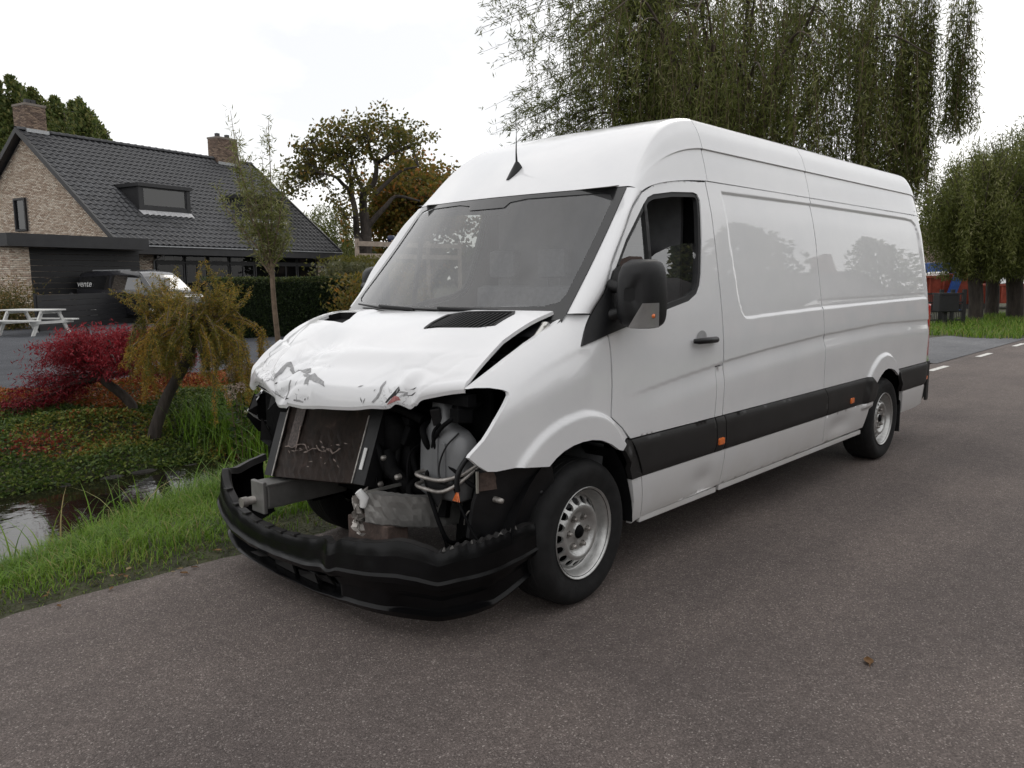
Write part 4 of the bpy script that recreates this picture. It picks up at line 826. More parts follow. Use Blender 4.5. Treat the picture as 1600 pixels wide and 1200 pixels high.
def leafmat(name, stops, rough=.55, trans=.35):
    m_, n, b, o = newmat(name); at_ = node(n, 'Attribute', _attribute_name='tint'); r = ramp(n, stops, at_.outputs['Fac'])
    n.links.new(r.outputs[0], b.inputs['Base Color']); b.inputs['Roughness'].default_value = rough; b.inputs['Specular IOR Level'].default_value = .3
    tr = node(n, 'BsdfTranslucent'); n.links.new(r.outputs[0], tr.inputs['Color']); mx_ = n.nodes.new('ShaderNodeMixShader'); mx_.inputs[0].default_value = trans
    n.links.new(b.outputs[0], mx_.inputs[1]); n.links.new(tr.outputs[0], mx_.inputs[2]); n.links.new(mx_.outputs[0], o.inputs[0]); return m_
BARK = mat('bark', (.075, .058, .045), .9, var=.5, scale=9, bump=.02, bscale=24, stretch=(1, 1, .25))
DBARK = mat('dark_bark', (.045, .036, .030), .9, var=.5, scale=9, bump=.02, bscale=24, stretch=(1, 1, .25))

# ---- ground, road, water
def asphalt(name, base, light, tone):
    m_, n, b, o = newmat(name); v = coords(n)
    vo = node(n, 'TexVoronoi', Scale=185, Randomness=1); n.links.new(v, vo.inputs['Vector'])
    sep = node(n, 'SeparateColor'); n.links.new(vo.outputs['Color'], sep.inputs[0])
    r = ramp(n, [(0, tuple(c*.74 for c in base)), (.45, base), (.80, tuple(c*1.2 for c in base)), (.93, tuple(c*1.5 for c in base)), (.985, light), (1, tuple(c*1.25 for c in light))], sep.outputs[0])
    vo2 = node(n, 'TexVoronoi', Scale=300); n.links.new(v, vo2.inputs['Vector']); sep2 = node(n, 'SeparateColor'); n.links.new(vo2.outputs['Color'], sep2.inputs[0])
    m0 = node(n, 'Mix', _data_type='RGBA', _blend_type='MULTIPLY'); m0.inputs['Factor'].default_value = 1; r2 = ramp(n, [(0, (.75, .75, .75)), (1, (1.2, 1.2, 1.2))], sep2.outputs[1]); n.links.new(r.outputs[0], m0.inputs[6]); n.links.new(r2.outputs[0], m0.inputs[7])
    z = node(n, 'TexNoise', Scale=.7, Detail=6, Roughness=.6); n.links.new(v, z.inputs['Vector']); r3 = ramp(n, [(.3, (.78, .78, .79)), (.7, (1.16, 1.15, 1.13))], z.outputs['Fac'])
    m1 = node(n, 'Mix', _data_type='RGBA', _blend_type='MULTIPLY'); m1.inputs['Factor'].default_value = 1; n.links.new(m0.outputs[2], m1.inputs[6]); n.links.new(r3.outputs[0], m1.inputs[7])
    vs_ = coords(n, (.10, 1.1, 1)); zs = node(n, 'TexNoise', Scale=1.0, Detail=5, Roughness=.6); n.links.new(vs_, zs.inputs['Vector']); rs_ = ramp(n, [(.32, (.84, .84, .85)), (.68, (1.13, 1.12, 1.11))], zs.outputs['Fac'])
    ms = node(n, 'Mix', _data_type='RGBA', _blend_type='MULTIPLY'); ms.inputs['Factor'].default_value = 1; n.links.new(m1.outputs[2], ms.inputs[6]); n.links.new(rs_.outputs[0], ms.inputs[7]); m1 = ms
    z4 = node(n, 'TexNoise', Scale=14, Detail=4, Roughness=.7); n.links.new(v, z4.inputs['Vector']); r4 = ramp(n, [(.3, (.86, .86, .86)), (.7, (1.12, 1.12, 1.12))], z4.outputs['Fac'])
    m2 = node(n, 'Mix', _data_type='RGBA', _blend_type='MULTIPLY'); m2.inputs['Factor'].default_value = 1; n.links.new(m1.outputs[2], m2.inputs[6]); n.links.new(r4.outputs[0], m2.inputs[7])
    n.links.new(m2.outputs[2], b.inputs['Base Color']); b.inputs['Roughness'].default_value = .8; b.inputs['Specular IOR Level'].default_value = .2
    bp = node(n, 'Bump', Strength=.9, Distance=.004); n.links.new(vo.outputs['Distance'], bp.inputs['Height']); bp.invert = True; n.links.new(bp.outputs[0], b.inputs['Normal']); return m_
ASPH = asphalt('road_asphalt', (.131, .110, .102), (.29, .258, .238), 0)
ASPH2 = asphalt('drive_asphalt', (.14, .145, .155), (.34, .34, .35), 0)
SOIL = mat('soil', (.042, .044, .020), .95, var=.6, scale=7, bump=.03, bscale=30)
GRAVEL = asphalt('grey_gravel', (.060, .064, .074), (.14, .15, .16), 0)
GX = np.r_[-300, -120, -40, -20, np.arange(-10, 22, .5), 24, 28, 34, 45, 70, 120, 300, 900]; GY = np.r_[-400, -120, -40, -20, -10, -7, -6, -5.6, -4, -1, .5, .9, 1.1, np.arange(1.3, 11, .22), 12, 16, 24, 40, 80, 200, 900]
def gh(x, y):
    x = np.asarray(x, float); y = np.asarray(y, float); sh = np.clip(1.92+.36*(x+1.7), 1.55, 2.6)-2.4; y = np.where(y < 4.2, y-sh*sm(1.05, 1.6, y)*(1-sm(3.4, 4.2, y)), y)
    h = np.interp(y, [-6, -5.5, .95, 1.15, 1.8, 2.4, 2.75, 3.05, 3.3, 4.0, 4.9, 5.3, 5.6, 6.2, 6.9, 7.8, 9.4, 9.7], [.0, -.03, -.03, .015, .0, -.08, -.20, -.40, -.64, -.95, -.95, -.68, -.52, -.38, -.24, -.10, -.01, -.02])
    d = 1-sm(9.8, 11.6, np.asarray(x, float)); n_ = .05*vnoise(np.asarray(x)*1.7+9, np.asarray(y)*1.7+5, 31)*sm(1.1, 1.6, y)*(1-sm(9, 9.6, y))
    return h*np.where(np.asarray(y) > 1.2, d, 1)+n_*d
XX, YY = np.meshgrid(GX, GY, indexing='ij'); P_ = np.stack([XX, YY, gh(XX, YY)], -1)
mb = MB(); mb.grid(P_); tag(mb.build('ground', SOIL), kind='structure')
def flat(name, x0, x1, y0, y1, z, mtl, n=2):
    mb = MB(); mb.grid([[(x, y, z) for y in np.linspace(y0, y1, n)] for x in np.linspace(x0, x1, n)], smooth=False); return tag(mb.build(name, mtl), kind='structure')
# road with a ragged edge to the verge
mb = MB(); rows = []
for x in np.r_[-60, -30, np.arange(-12, 30, .07), 40, 80, 200, 400]:
    e = .95+.025*math.sin(x*3.1)+.03*float(vnoise(x*5.3+100, 2, 40))+.022*float(vnoise(x*17+50, 7, 41)); rows.append([(x, -5.6, 0), (x, e-.25, 0), (x, e, -.002), (x, e+.012, -.03)])
mb.grid(rows); tag(mb.build('road', ASPH), kind='structure')
WHITEPAINT = mat('road_paint', (.62, .61, .58), .7, var=.25, scale=25, bump=.001)
for k in range(8):
    x = 8.25+3.06*k; mb = MB(); mb.add([(x, .60, .005), (x+.98, .60, .005), (x+.98, .705, .005), (x, .705, .005)], [(0, 1, 2, 3)])
    tag(mb.build('lane_marking', WHITEPAINT), kind='structure')
mb = MB(); mb.add([(12.6, .90, .006), (20.2, .90, .006), (19.4, 2.0, .01), (19.9, 2.6, .012), (17.5, 3.0, .012), (14.0, 3.2, .012), (12.9, 1.7, .01)], [tuple(range(7))]); tag(mb.build('driveway', ASPH2), kind='structure')
mb = MB(); rows = [[(x, 9.72+.06*math.sin(x*2)+.05*float(vnoise(x*4, 1, 50)), -.012), (x, 14, .0), (x, 45, .02)] for x in np.arange(-25, 26, .4)]; mb.grid(rows); tag(mb.build('gravel_yard', GRAVEL), kind='structure')
mb = MB(); mb.box((-8, 9.63, -.05), (6, 9.70, .012)); tag(mb.build('yard_edging', mat('concrete_edge', (.28, .27, .25), .85, var=.25)), kind='structure')
def water_mat():
    m_, n, b, o = newmat('ditch_water'); v = coords(n); b.inputs['Base Color'].default_value = (.010, .009, .006, 1); b.inputs['Roughness'].default_value = .03; b.inputs['IOR'].default_value = 1.33
    z = node(n, 'TexNoise', Scale=5, Detail=4); n.links.new(v, z.inputs['Vector']); bp = node(n, 'Bump', Strength=.25, Distance=.008); n.links.new(z.outputs['Fac'], bp.inputs['Height']); n.links.new(bp.outputs[0], b.inputs['Normal']); return m_
flat('ditch_water', -40, 11.5, 2.9, 6.4, -.50, water_mat())

# ---- grass of the verge
GRASSM = leafmat('grass', [(0, (.065, .125, .012)), (.45, (.130, .245, .020)), (.8, (.19, .30, .035)), (.93, (.28, .29, .08)), (1, (.34, .26, .12))], .5, .35)
def grass(name, pts, h, lean, w, mtl, tint=None, seg=3):
    n = len(pts); h = np.broadcast_to(h, n); a = RNG.random(n)*2*math.pi; d = np.stack([np.cos(a), np.sin(a), 0*a], 1); s = np.stack([-np.sin(a), np.cos(a), 0*a], 1); L_ = np.broadcast_to(lean, n)*(.4+RNG.random(n)*1.1); V = []
    for k in range(seg+1):
        t = k/seg; c = pts+d*(L_*h*t**2)[:, None]+np.array([0, 0, 1.])*(h*(t-.42*np.clip(L_, 0, 1.4)*t**2.4))[:, None]; ww = (np.broadcast_to(w, n)*(1-t**1.5)+.0006)[:, None]
        V.append(c-s*ww/2); V.append(c+s*ww/2)
    V = np.stack(V, 1).reshape(-1, 3); m_ = 2*(seg+1); base = (np.arange(n)*m_)[:, None]; Q = np.concatenate([base+np.array([2*k, 2*k+1, 2*k+3, 2*k+2]) for k in range(seg)], 0)
    t = RNG.random(n)**1.2 if tint is None else tint
    return fastmesh(name, V, Q, mtl, None, np.repeat(t, m_))
def scatter(n, x0, x1, y0, y1, dens=None):
    q = np.stack([x0+(x1-x0)*RNG.random(n), y0+(y1-y0)*RNG.random(n)], 1)
    if dens is not None: q = q[RNG.random(len(q)) < dens(q[:, 0], q[:, 1])]
    return np.column_stack([q, gh(q[:, 0], q[:, 1])-.005])
p_ = scatter(52000, -3.6, 3.2, .92, 3.25, lambda x, y: (.35+.65*sm(1.05, 1.45, y+.12*vnoise(x*3, y*3, 60)))*(.5+.5*sm(-.25, .2, vnoise(x*2.2, y*2.2, 61))+.2)*(1-.75*((x > -.5) & (y < 1.35))))
p_ = p_[p_[:, 2] > -.5]; hh = (.038+.115*sm(1.0, 1.45, p_[:, 1])+.05*sm(1.9, 2.6, p_[:, 1]))*(.55+.8*RNG.random(len(p_)))*(.8+.9*np.clip(vnoise(p_[:, 0]*1.6, p_[:, 1]*1.6, 62)+.15, -.2, .5))
tt = np.clip(RNG.random(len(p_))*.75+.55*vnoise(p_[:, 0]*2.2, p_[:, 1]*2.2, 63)+.06*(p_[:, 1] < 1.3), 0, .92); k_ = RNG.random(len(p_)) < .06; tt[k_] = .95+.05*RNG.random(k_.sum())
tag(grass('verge_grass', p_, hh, .75, .0055, GRASSM, tt, 4), 'long lush green grass on the verge beside the asphalt', 'grass', kind='stuff')
p2_ = scatter(9000, -3.6, 3.0, .90, 1.5, lambda x, y: (1-sm(1.15, 1.5, y))); tag(grass('edge_moss', p2_, .018+.03*RNG.random(len(p2_)), 1.0, .004, leafmat('edge_moss', [(0, (.04, .06, .012)), (.6, (.09, .10, .025)), (1, (.16, .12, .05))]), None, 2), 'short mossy growth along the asphalt edge', 'moss', kind='stuff')
p_ = scatter(1900, -3.2, 3.4, 2.2, 3.7, lambda x, y: sm(-.25, .1, vnoise(x*1.5, y*1.3, 70))); p_ = p_[(p_[:, 2] < -.12) & (p_[:, 2] > -.62)]; p_[:, 2] = np.maximum(p_[:, 2], -.5)
tag(grass('water_edge_reeds', p_, .22+.30*RNG.random(len(p_)), .7, .011, GRASSM, None, 5), 'taller reeds and broad grass blades at the water edge', 'reeds', kind='stuff')
p_ = scatter(5200, 1.2, 4.2, 3.6, 6.6, lambda x, y: sm(1.35, 2.2, x+.35*(y-5)+.3*vnoise(x*2, y*2, 71))); p_[:, 2] = np.maximum(p_[:, 2], -.5)
tag(grass('far_reeds', p_, .35+.40*RNG.random(len(p_)), .6, .012, GRASSM, np.clip(RNG.random(len(p_))*.6, 0, 1), 4), 'clump of green reeds beside the weeping larch', 'reeds', kind='stuff')
p_ = scatter(16000, 10, 34, 1.0, 4.5, lambda x, y: ((x > 19.7+.3*np.sin(y*3)) | (x < 12.5))*1.0); tag(grass('far_verge_grass', p_, .10+.18*RNG.random(len(p_)), .6, .02, GRASSM, None, 2), 'green grass verge below the pollard willows', 'grass', kind='stuff')
# fallen leaves on the road edge, and one on the open road
DEADL = leafmat('dead_leaf', [(0, (.09, .045, .02)), (.5, (.20, .11, .045)), (1, (.30, .24, .13))], .7, .15)
def dead_leaf(x, y, s, lab, rz, z=.004, t=.3):
    mb = MB(); G = []
    for i, u in enumerate(np.linspace(0, 1, 7)):
        w_ = math.sin(math.pi*min(1, u*.95+.05))**.8*.62*(1+.35*math.sin(u*19)); G.append([(u*s-.5*s, k*w_*s*.5, z+.009*s/.06*abs(k)**1.5+.10*s*(u-.5)**2) for k in (-1, -.5, 0, .5, 1)])
    mb.grid(G); mb.tube([(-.5*s, 0, z+.02*s), (-.75*s, .05*s, z+.03*s)], .0015, 5); o = mb.build('fallen_leaf', DEADL); a = o.data.attributes.new('tint', 'FLOAT', 'POINT'); a.data.foreach_set('value', np.full(len(o.data.vertices), t, np.float32)); o.location = (x, y, 0); o.rotation_euler = (0, 0, rz); return tag(o, lab, 'leaf', 'fallen leaves on the asphalt')
dead_leaf(.297, -2.203, .062, 'single curled orange brown leaf lying on the open asphalt', .5)
for k in range(30):
    x = -2.6+2.2*RNG.random(); y = .86+.26*RNG.random()**1.3; dead_leaf(x, y, .02+.025*RNG.random(), 'small dry leaf lying along the grass edge of the road', RNG.random()*6, .006+.03*(y > .95), RNG.random())

# ---- far bank ground cover
COVER = leafmat('ground_cover', [(0, (.026, .050, .012)), (.25, (.065, .110, .022)), (.45, (.15, .185, .032)), (.55, (.25, .23, .05)), (.62, (.22, .08, .018)), (.75, (.30, .075, .022)), (.9, (.33, .14, .04)), (1, (.20, .022, .025))], .5, .25)
n = 150000; q = np.stack([-6+13*RNG.random(n), 5.42+4.25*RNG.random(n)], 1)
hum = .07+.30*np.clip(vnoise(q[:, 0]*1.5+4, q[:, 1]*1.7, 80)+.30, 0, 1)*sm(5.5, 6.6, q[:, 1])+.06*vnoise(q[:, 0]*4, q[:, 1]*4, 81)
hum = hum*(1-.45*sm(6.9, 7.6, q[:, 1]))*(1-.8*np.exp(-(((q[:, 0]-.95)/.40)**2+((q[:, 1]-6.15)/.42)**2)))
z = gh(q[:, 0], q[:, 1])+hum*(1-.55*RNG.random(n)**2); pos = np.column_stack([q, z])
ax = unit(np.column_stack([RNG.normal(size=n), RNG.normal(size=n)-.5, .25+.5*RNG.random(n)]))
red = sm(-.15, .22, vnoise(q[:, 0]*.9+2, q[:, 1]*.9, 84)+.95*(q[:, 1]-8.35)-.12*np.abs(q[:, 0]-1.6)+.30); red = np.clip(red, 0, 1)
yel = sm(.05, .3, vnoise(q[:, 0]*1.3, q[:, 1]*1.6+3, 85)); g = .04+.42*RNG.random(n)+.20*yel-.06*sm(0, .3, vnoise(q[:, 0]*2, q[:, 1]*2, 87))
tt = np.where(RNG.random(n) < red*.85, .60+.36*RNG.random(n), g)
blob = np.exp(-((q[:, 0]+.25)/.35)**2-((q[:, 1]-6.5)/.25)**2); tt = np.where(RNG.random(n) < blob*.7, .95+.05*RNG.random(n), tt)
tag(leaves('bank_ground_cover', pos, ax, (.030+.022*RNG.random(n))*(1+.7*(RNG.random(n) < .12)), .020+.014*RNG.random(n), COVER, None, tt, .1), 'low ivy and red autumn ground cover carpeting the ditch bank', 'ground cover', kind='stuff')
STONE = mat('dark_stone', (.020, .018, .015), .9, var=.5, scale=6, bump=.03, bscale=14)
for k in range(9):
    x = -1.6+.42*k+.1*RNG.random(); bm = bmesh.new(); bmesh.ops.create_icosphere(bm, subdivisions=3, radius=1)
    sx_, sy_, sz_ = .16+.10*RNG.random(), .12, .07+.05*RNG.random()
    for v in bm.verts: nn = 1+.28*float(vnoise(v.co.x*1.6+k*3, v.co.y*1.6+v.co.z*2, 90)); v.co = Vector((v.co.x*sx_*nn, v.co.y*sy_*nn, v.co.z*sz_*nn))
    me = bpy.data.meshes.new('bank_stone'); bm.to_mesh(me); bm.free(); me.materials.append(STONE); me.polygons.foreach_set('use_smooth', [True]*len(me.polygons)); o = link(bpy.data.objects.new('bank_stone', me)); o.location = (x, 5.46+.10*RNG.random(), -.57); tag(o, 'dark mossy stone edging the ditch below the ground cover', 'stone', 'stones along the ditch')
# ---- trees and shrubs
def limb(mb, pts, r0, r1, n=6, k=5):
    P_ = catmull([tuple(q) for q in pts], k); L_ = len(P_); mb.tube([tuple(q) for q in P_], [r0+(r1-r0)*(i/(L_-1))**.8 for i in range(L_)], n, caps=True); return P_
# red Japanese maple
def maple():
    b = Vector((1.12, 7.55, -.09)); e = empty('japanese_maple', b, 0, 'low crimson Japanese maple with spreading lace-leaf crown on the ditch bank', 'tree'); mb = MB()
    tr = [(.10, -.06, -.1), (.06, -.03, .08), (-.06, .04, .24), (-.17, .12, .36), (-.20, .16, .44)]; limb(mb, tr, .075, .05, 10); mb.build('trunk', DBARK, e); mb = MB(); pos = []; ax = []
    Rv = np.array([_r.x, _r.y, 0]); Dv = np.array([_f.x, _f.y, 0])
    for k in range(52):
        a = RNG.random()*2*math.pi; rr = .25+1.02*RNG.random()**.65; u_ = math.cos(a)*rr-.20; d_ = math.sin(a)*rr*.8; ez = .52+.46*(1-(rr/1.3)**2)+.06*RNG.normal()-.34*max(0, -u_-.55)/.4
        ex, ey, _q = Rv*u_+Dv*d_; pp = limb(mb, [(-.18, .14, .40), (-.18+(ex+.18)*.35, .14+(ey-.14)*.35, .46+.4*(ez-.4)), (-.18+(ex+.18)*.75, .14+(ey-.14)*.75, ez+.05), (ex, ey, ez-.04)], .020, .004, 5, 4)
        for q in pp[4:]:
            for j in range(3):
                c = q+np.array([RNG.normal()*.12, RNG.normal()*.12, RNG.normal()*.04+.02]); m_ = 16
                pos.append(c+RNG.normal(size=(m_, 3))*np.array([.10, .10, .022])); ax.append(np.column_stack([RNG.normal(size=(m_, 2)), -.55-.5*RNG.random(m_)]))
    mb.build('branch', DBARK, e); pos = np.vstack(pos); ax = np.vstack(ax); n_ = len(pos)
    RED = leafmat('crimson_leaf', [(0, (.09, .006, .011)), (.5, (.25, .014, .025)), (1, (.37, .032, .040))], .5, .35)
    tt = np.clip(RNG.random(n_)*.7+.5*(pos[:, 2]-.6), 0, 1); leaves('crown', pos, ax, .045+.035*RNG.random(n_), .012, RED, e, tt, 0, .1)
maple()
# weeping larch
def larch():
    b = Vector((1.06, 6.40, -.30)); e = empty('weeping_larch', b, 0, 'weeping larch with yellowing needles hanging from a leaning trunk', 'tree'); mb = MB()
    R = np.array([_r.x, _r.y, 0]); D = np.array([_f.x, _f.y, 0]); D /= np.linalg.norm(D)
    def w(u, d, z): return R*u+D*d+np.array([0, 0, z])
    tp = [w(-.08, 0, -.15), w(-.02, 0, .12), w(.14, .02, .50), w(.38, .02, .90), w(.50, .03, 1.28), w(.50, .05, 1.55)]; limb(mb, tp, .085, .045, 10); mb.build('trunk', DBARK, e); mb = MB(); pos = []; ax = []; tn = []
    def needles(pp, step, ln, tone, dens=11):
        L_ = np.r_[0, np.cumsum(np.linalg.norm(np.diff(pp, axis=0), axis=1))]; m_ = max(2, int(L_[-1]/step)); s = np.linspace(0, L_[-1], m_); c = np.column_stack([np.interp(s, L_, pp[:, k]) for k in range(3)])
        for cc in c:
            pos.append(cc+RNG.normal(size=(dens, 3))*.012); a_ = RNG.normal(size=(dens, 3)); a_[:, 2] -= .35; ax.append(a_); tn.append(np.clip(tone+.22*RNG.normal(size=dens), 0, 1))
    for k in range(66):     # hanging branches
        a = RNG.random()*2*math.pi; rr = .12+.78*RNG.random()**.8; cu, cd_ = math.cos(a)*rr*1.0, math.sin(a)*rr*.8; top = 1.22+.38*RNG.random()-.10*rr; ln = (.12+.80*RNG.random()**1.3)*(1.1 if cu > .38 else (.22 if abs(cu) < .38 and cd_ < .25 else .72))
        o0 = w(.52, .04, 1.30+.2*RNG.random()); pk = w(.52+cu*.6, cd_*.6, top+.06); ed = w(.52+cu, cd_, top-.10); bt = w(.52+cu*1.06, cd_*1.06, max(.22, top-.12-ln))
        pp = limb(mb, [o0, pk, ed, (ed+bt)/2+RNG.normal(size=3)*.025, bt], .014, .003, 4, 5); tone = .02+.62*RNG.random(); needles(pp[4:], .022, .022, tone)
        for j in range(3):
            q = pp[7+int(RNG.random()*10)]; e2 = q+np.array([RNG.normal()*.10, RNG.normal()*.10, -.15-.28*RNG.random()]); p2 = limb(mb, [q, (q+e2)/2+RNG.normal(size=3)*.02, e2], .004, .0015, 3, 4); needles(p2, .022, .02, tone)
    for k in range(40):     # upright shoots above the crown
        cu = -.75+1.35*RNG.random(); o0 = w(.52+cu*.55, .3*RNG.normal(), 1.38); ht = .20+.55*RNG.random()**1.6*(1.2-abs(cu+.1)); up = w(.52+cu+.06*RNG.normal(), .3*RNG.normal(), 1.44+ht)
        pp = limb(mb, [o0, (o0+up)/2+RNG.normal(size=3)*.04, up], .008, .0025, 4, 5); needles(pp, .024, .022, .22+.2*RNG.random(), 8)
        for j in range(3):
            q = pp[2+int(RNG.random()*7)]; e2 = q+np.array([RNG.normal()*.09, RNG.normal()*.09, .05+.12*RNG.random()]); p2 = limb(mb, [q, e2], .004, .002, 3, 3); needles(p2, .024, .02, .25+.2*RNG.random(), 8)
    mb.build('branch', mat('larch_twig', (.12, .085, .055), .9, var=.4, scale=20), e); pos = np.vstack(pos); ax = np.vstack(ax); tn = np.concatenate(tn); n_ = len(pos)
    NE = leafmat('larch_needle', [(0, (.085, .100, .016)), (.30, (.20, .17, .030)), (.6, (.36, .23, .035)), (1, (.42, .19, .035))], .6, .3); leaves('crown', pos, ax, .030+.022*RNG.random(n_), .0075, NE, e, tn)
larch()
# dry-headed hydrangea and the thin weeping shrub beside the bonnet
GREENL = leafmat('shrub_leaf', [(0, (.020, .045, .012)), (.6, (.055, .095, .022)), (1, (.13, .13, .04))], .5, .3)
def hydrangea(px, py, d, nh, sz, lab):
    c = at(px, py, d); zg = float(gh(c.x, c.y)); e = empty('hydrangea', (c.x, c.y, zg), 0, lab, 'shrub', 'hydrangeas on the bank'); mb = MB(); pos = []; ax = []; H = c.z-zg; PETAL = MATS.get('dry_petal') or leafmat('dry_petal', [(0, (.30, .22, .17)), (1, (.55, .46, .40))], .8, .2)
    for k in range(nh):
        hx, hy, hz = RNG.normal()*sz*.8, RNG.normal()*sz*.8, H+RNG.normal()*sz*.5; limb(mb, [(hx*.2, hy*.2, 0), (hx*.6, hy*.6, H*.5), (hx, hy, hz)], .006, .003, 4, 3)
        m_ = 130; v = unit(RNG.normal(size=(m_, 3)))*.055*(.7+.4*RNG.random((m_, 1))); leaves('flower_head', v+np.array([hx, hy, hz]), v+RNG.normal(size=(m_, 3))*.03, .022, .018, PETAL, e)
        for j in range(14): t = RNG.random(); pos.append((hx*t+RNG.normal()*.05, hy*t+RNG.normal()*.05, hz*(.25+.7*t))); ax.append((RNG.normal(), RNG.normal(), .1))
    mb.build('stem', MATS['larch_twig'], e); leaves('foliage', pos, ax, .10, .055, GREENL, e, RNG.random(len(pos)), .1)
hydrangea(378, 578, 9.6, 7, .10, 'hydrangea with pale dried flower heads behind the bonnet'); hydrangea(372, 615, 9.2, 3, .10, 'small hydrangea with few faded heads low on the bank')
def drooper(name, px, py, d, H, n, rad, lab, cat, LM, ln=.5, leafl=.05, leafw=.012, tw=None, dens=9, group=None):
    c = at(px, py, d); zg = float(gh(c.x, c.y)); e = empty(name, (c.x, c.y, zg), 0, lab, cat, group); mb = MB(); pos = []; ax = []
    limb(mb, [(0, 0, -.1), (.03, 0, H*.5), (0, .02, H*.85)], .03, .015, 6, 4); mb.build('trunk', BARK, e); mb = MB()
    for k in range(n):
        a = RNG.random()*2*math.pi; r_ = rad*(.3+.7*RNG.random()); z0 = H*(.6+.4*RNG.random()); t_ = np.array([math.cos(a)*r_, math.sin(a)*r_, z0-ln*(.3+.7*RNG.random())]); pp = limb(mb, [(0, 0, z0*.8), (t_[0]*.5, t_[1]*.5, z0+.08), (t_[0]*.9, t_[1]*.9, z0-.08), t_], .007, .0015, 4, 5)
        for q in pp[5:]:
            m_ = dens; pos.append(q+RNG.normal(size=(m_, 3))*.02); b_ = RNG.normal(size=(m_, 3)); b_[:, 2] -= .8; ax.append(b_)
    mb.build('branch', tw or MATS['larch_twig'], e); pos = np.vstack(pos); leaves('foliage', pos, np.vstack(ax), leafl*(.7+.6*RNG.random(len(pos))), leafw, LM, e)
drooper('weeping_shrub', 560, 480, 10.2, 1.55, 60, .75, 'weeping shrub with thin pale drooping twigs beside the hedge', 'shrub', leafmat('pale_twig_leaf', [(0, (.06, .07, .03)), (1, (.17, .16, .08))]), .8, .03, .006, None, 8)
# slim willow sapling
WILLOWL = leafmat('willow_leaf', [(0, (.055, .068, .014)), (.5, (.125, .145, .032)), (.85, (.21, .22, .075)), (1, (.32, .31, .16))], .5, .45)
def sapling():
    b = Vector((3.80, 8.26, -.08)); e = empty('willow_sapling', b, 0, 'slim young willow with a bare straight stem and narrow grey green leaves', 'tree'); mb = MB()
    R = np.array([_r.x, _r.y, 0]); D = np.array([_f.x, _f.y, 0]); w = lambda u, d, z: R*u+D*d+np.array([0, 0, z]); limb(mb, [w(.05, 0, -.2), w(.03, 0, .6), w(-.01, 0, 1.3), w(-.02, 0, 1.9)], .050, .036, 9); mb.build('trunk', mat('sapling_bark', (.14, .10, .07), .85, var=.35, scale=14), e); mb = MB(); pos = []; ax = []
    tips = [(-.58, .1, 4.28, 1.75), (-.42, -.2, 3.9, 1.7), (.02, .05, 4.15, 1.9), (-.12, .1, 3.6, 1.9), (-.82, 0, 3.15, 1.9), (-.72, .25, 2.9, 1.7), (.28, -.1, 3.4, 2.0), (.10, .2, 2.7, 1.9), (-.30, -.2, 3.0, 1.9), (.25, 0, 2.5, 1.8), (-.35, .2, 2.5, 1.7), (-.25, -.1, 3.45, 1.9), (-.55, .05, 3.6, 1.8), (-.05, -.15, 2.9, 1.8)]
    for u, d, z, z0 in tips:
        pp = limb(mb, [w(-.02, 0, z0), w(u*.45, d*.5, z0+(z-z0)*.35), w(u*.85, d, z0+(z-z0)*.7), w(u, d, z)], .018, .003, 5, 7)
        segs = [pp]
        for j in range(5):
            q = pp[4+int(RNG.random()*14)]; e2 = q+np.array([RNG.normal()*.12, RNG.normal()*.12, .12+.25*RNG.random()]); segs.append(limb(mb, [q, (q+e2)/2, e2], .006, .002, 4, 4))
        for sgm in segs:
            for q in sgm[2:]:
                m_ = 5; pos.append(q+RNG.normal(size=(m_, 3))*.04); a_ = RNG.normal(size=(m_, 3))*.8; a_[:, 2] += .35; ax.append(a_)
    mb.build('branch', MATS['sapling_bark'], e); pos = np.vstack(pos); n_ = len(pos); leaves('crown', pos, np.vstack(ax), .08+.07*RNG.random(n_), .016, WILLOWL, e, np.clip(.35+.75*RNG.random(n_), 0, 1))
sapling()
# big willow over the van
def strands(tops, lens, step, spread, leaf, wid, name, e, tone=None, stem=None):
    pos = []; ax = []; tn = []; mb = MB()
    for (q, L_) in zip(tops, lens):
        m_ = max(3, int(L_/step)); z = np.linspace(0, L_, m_); wob = RNG.normal(size=2)*.10; ph = RNG.random()*6
        c = np.column_stack([q[0]+wob[0]*(z/L_)+.03*np.sin(z*4+ph), q[1]+wob[1]*(z/L_)+.03*np.cos(z*3.3+ph), q[2]-z])
        if stem is not None: mb.tube([tuple(a) for a in c[::max(1, m_//5)]]+[tuple(c[-1])], .004, 3, caps=False)
        k = 3; pos.append((np.repeat(c, k, 0)+RNG.normal(size=(m_*k, 3))*spread)); a_ = RNG.normal(size=(m_*k, 3))*.75; a_[:, 2] -= .9; ax.append(a_); tn.append(np.clip(.2+.5*RNG.random(m_*k)+.2*RNG.normal(), 0, 1))
    pos = np.vstack(pos); n_ = len(pos); leaves(name, pos, np.vstack(ax), leaf*(.7+.6*RNG.random(n_)), wid, WILLOWL, e, np.concatenate(tn))
    if stem is not None: mb.build('hanging_twig', stem, e)
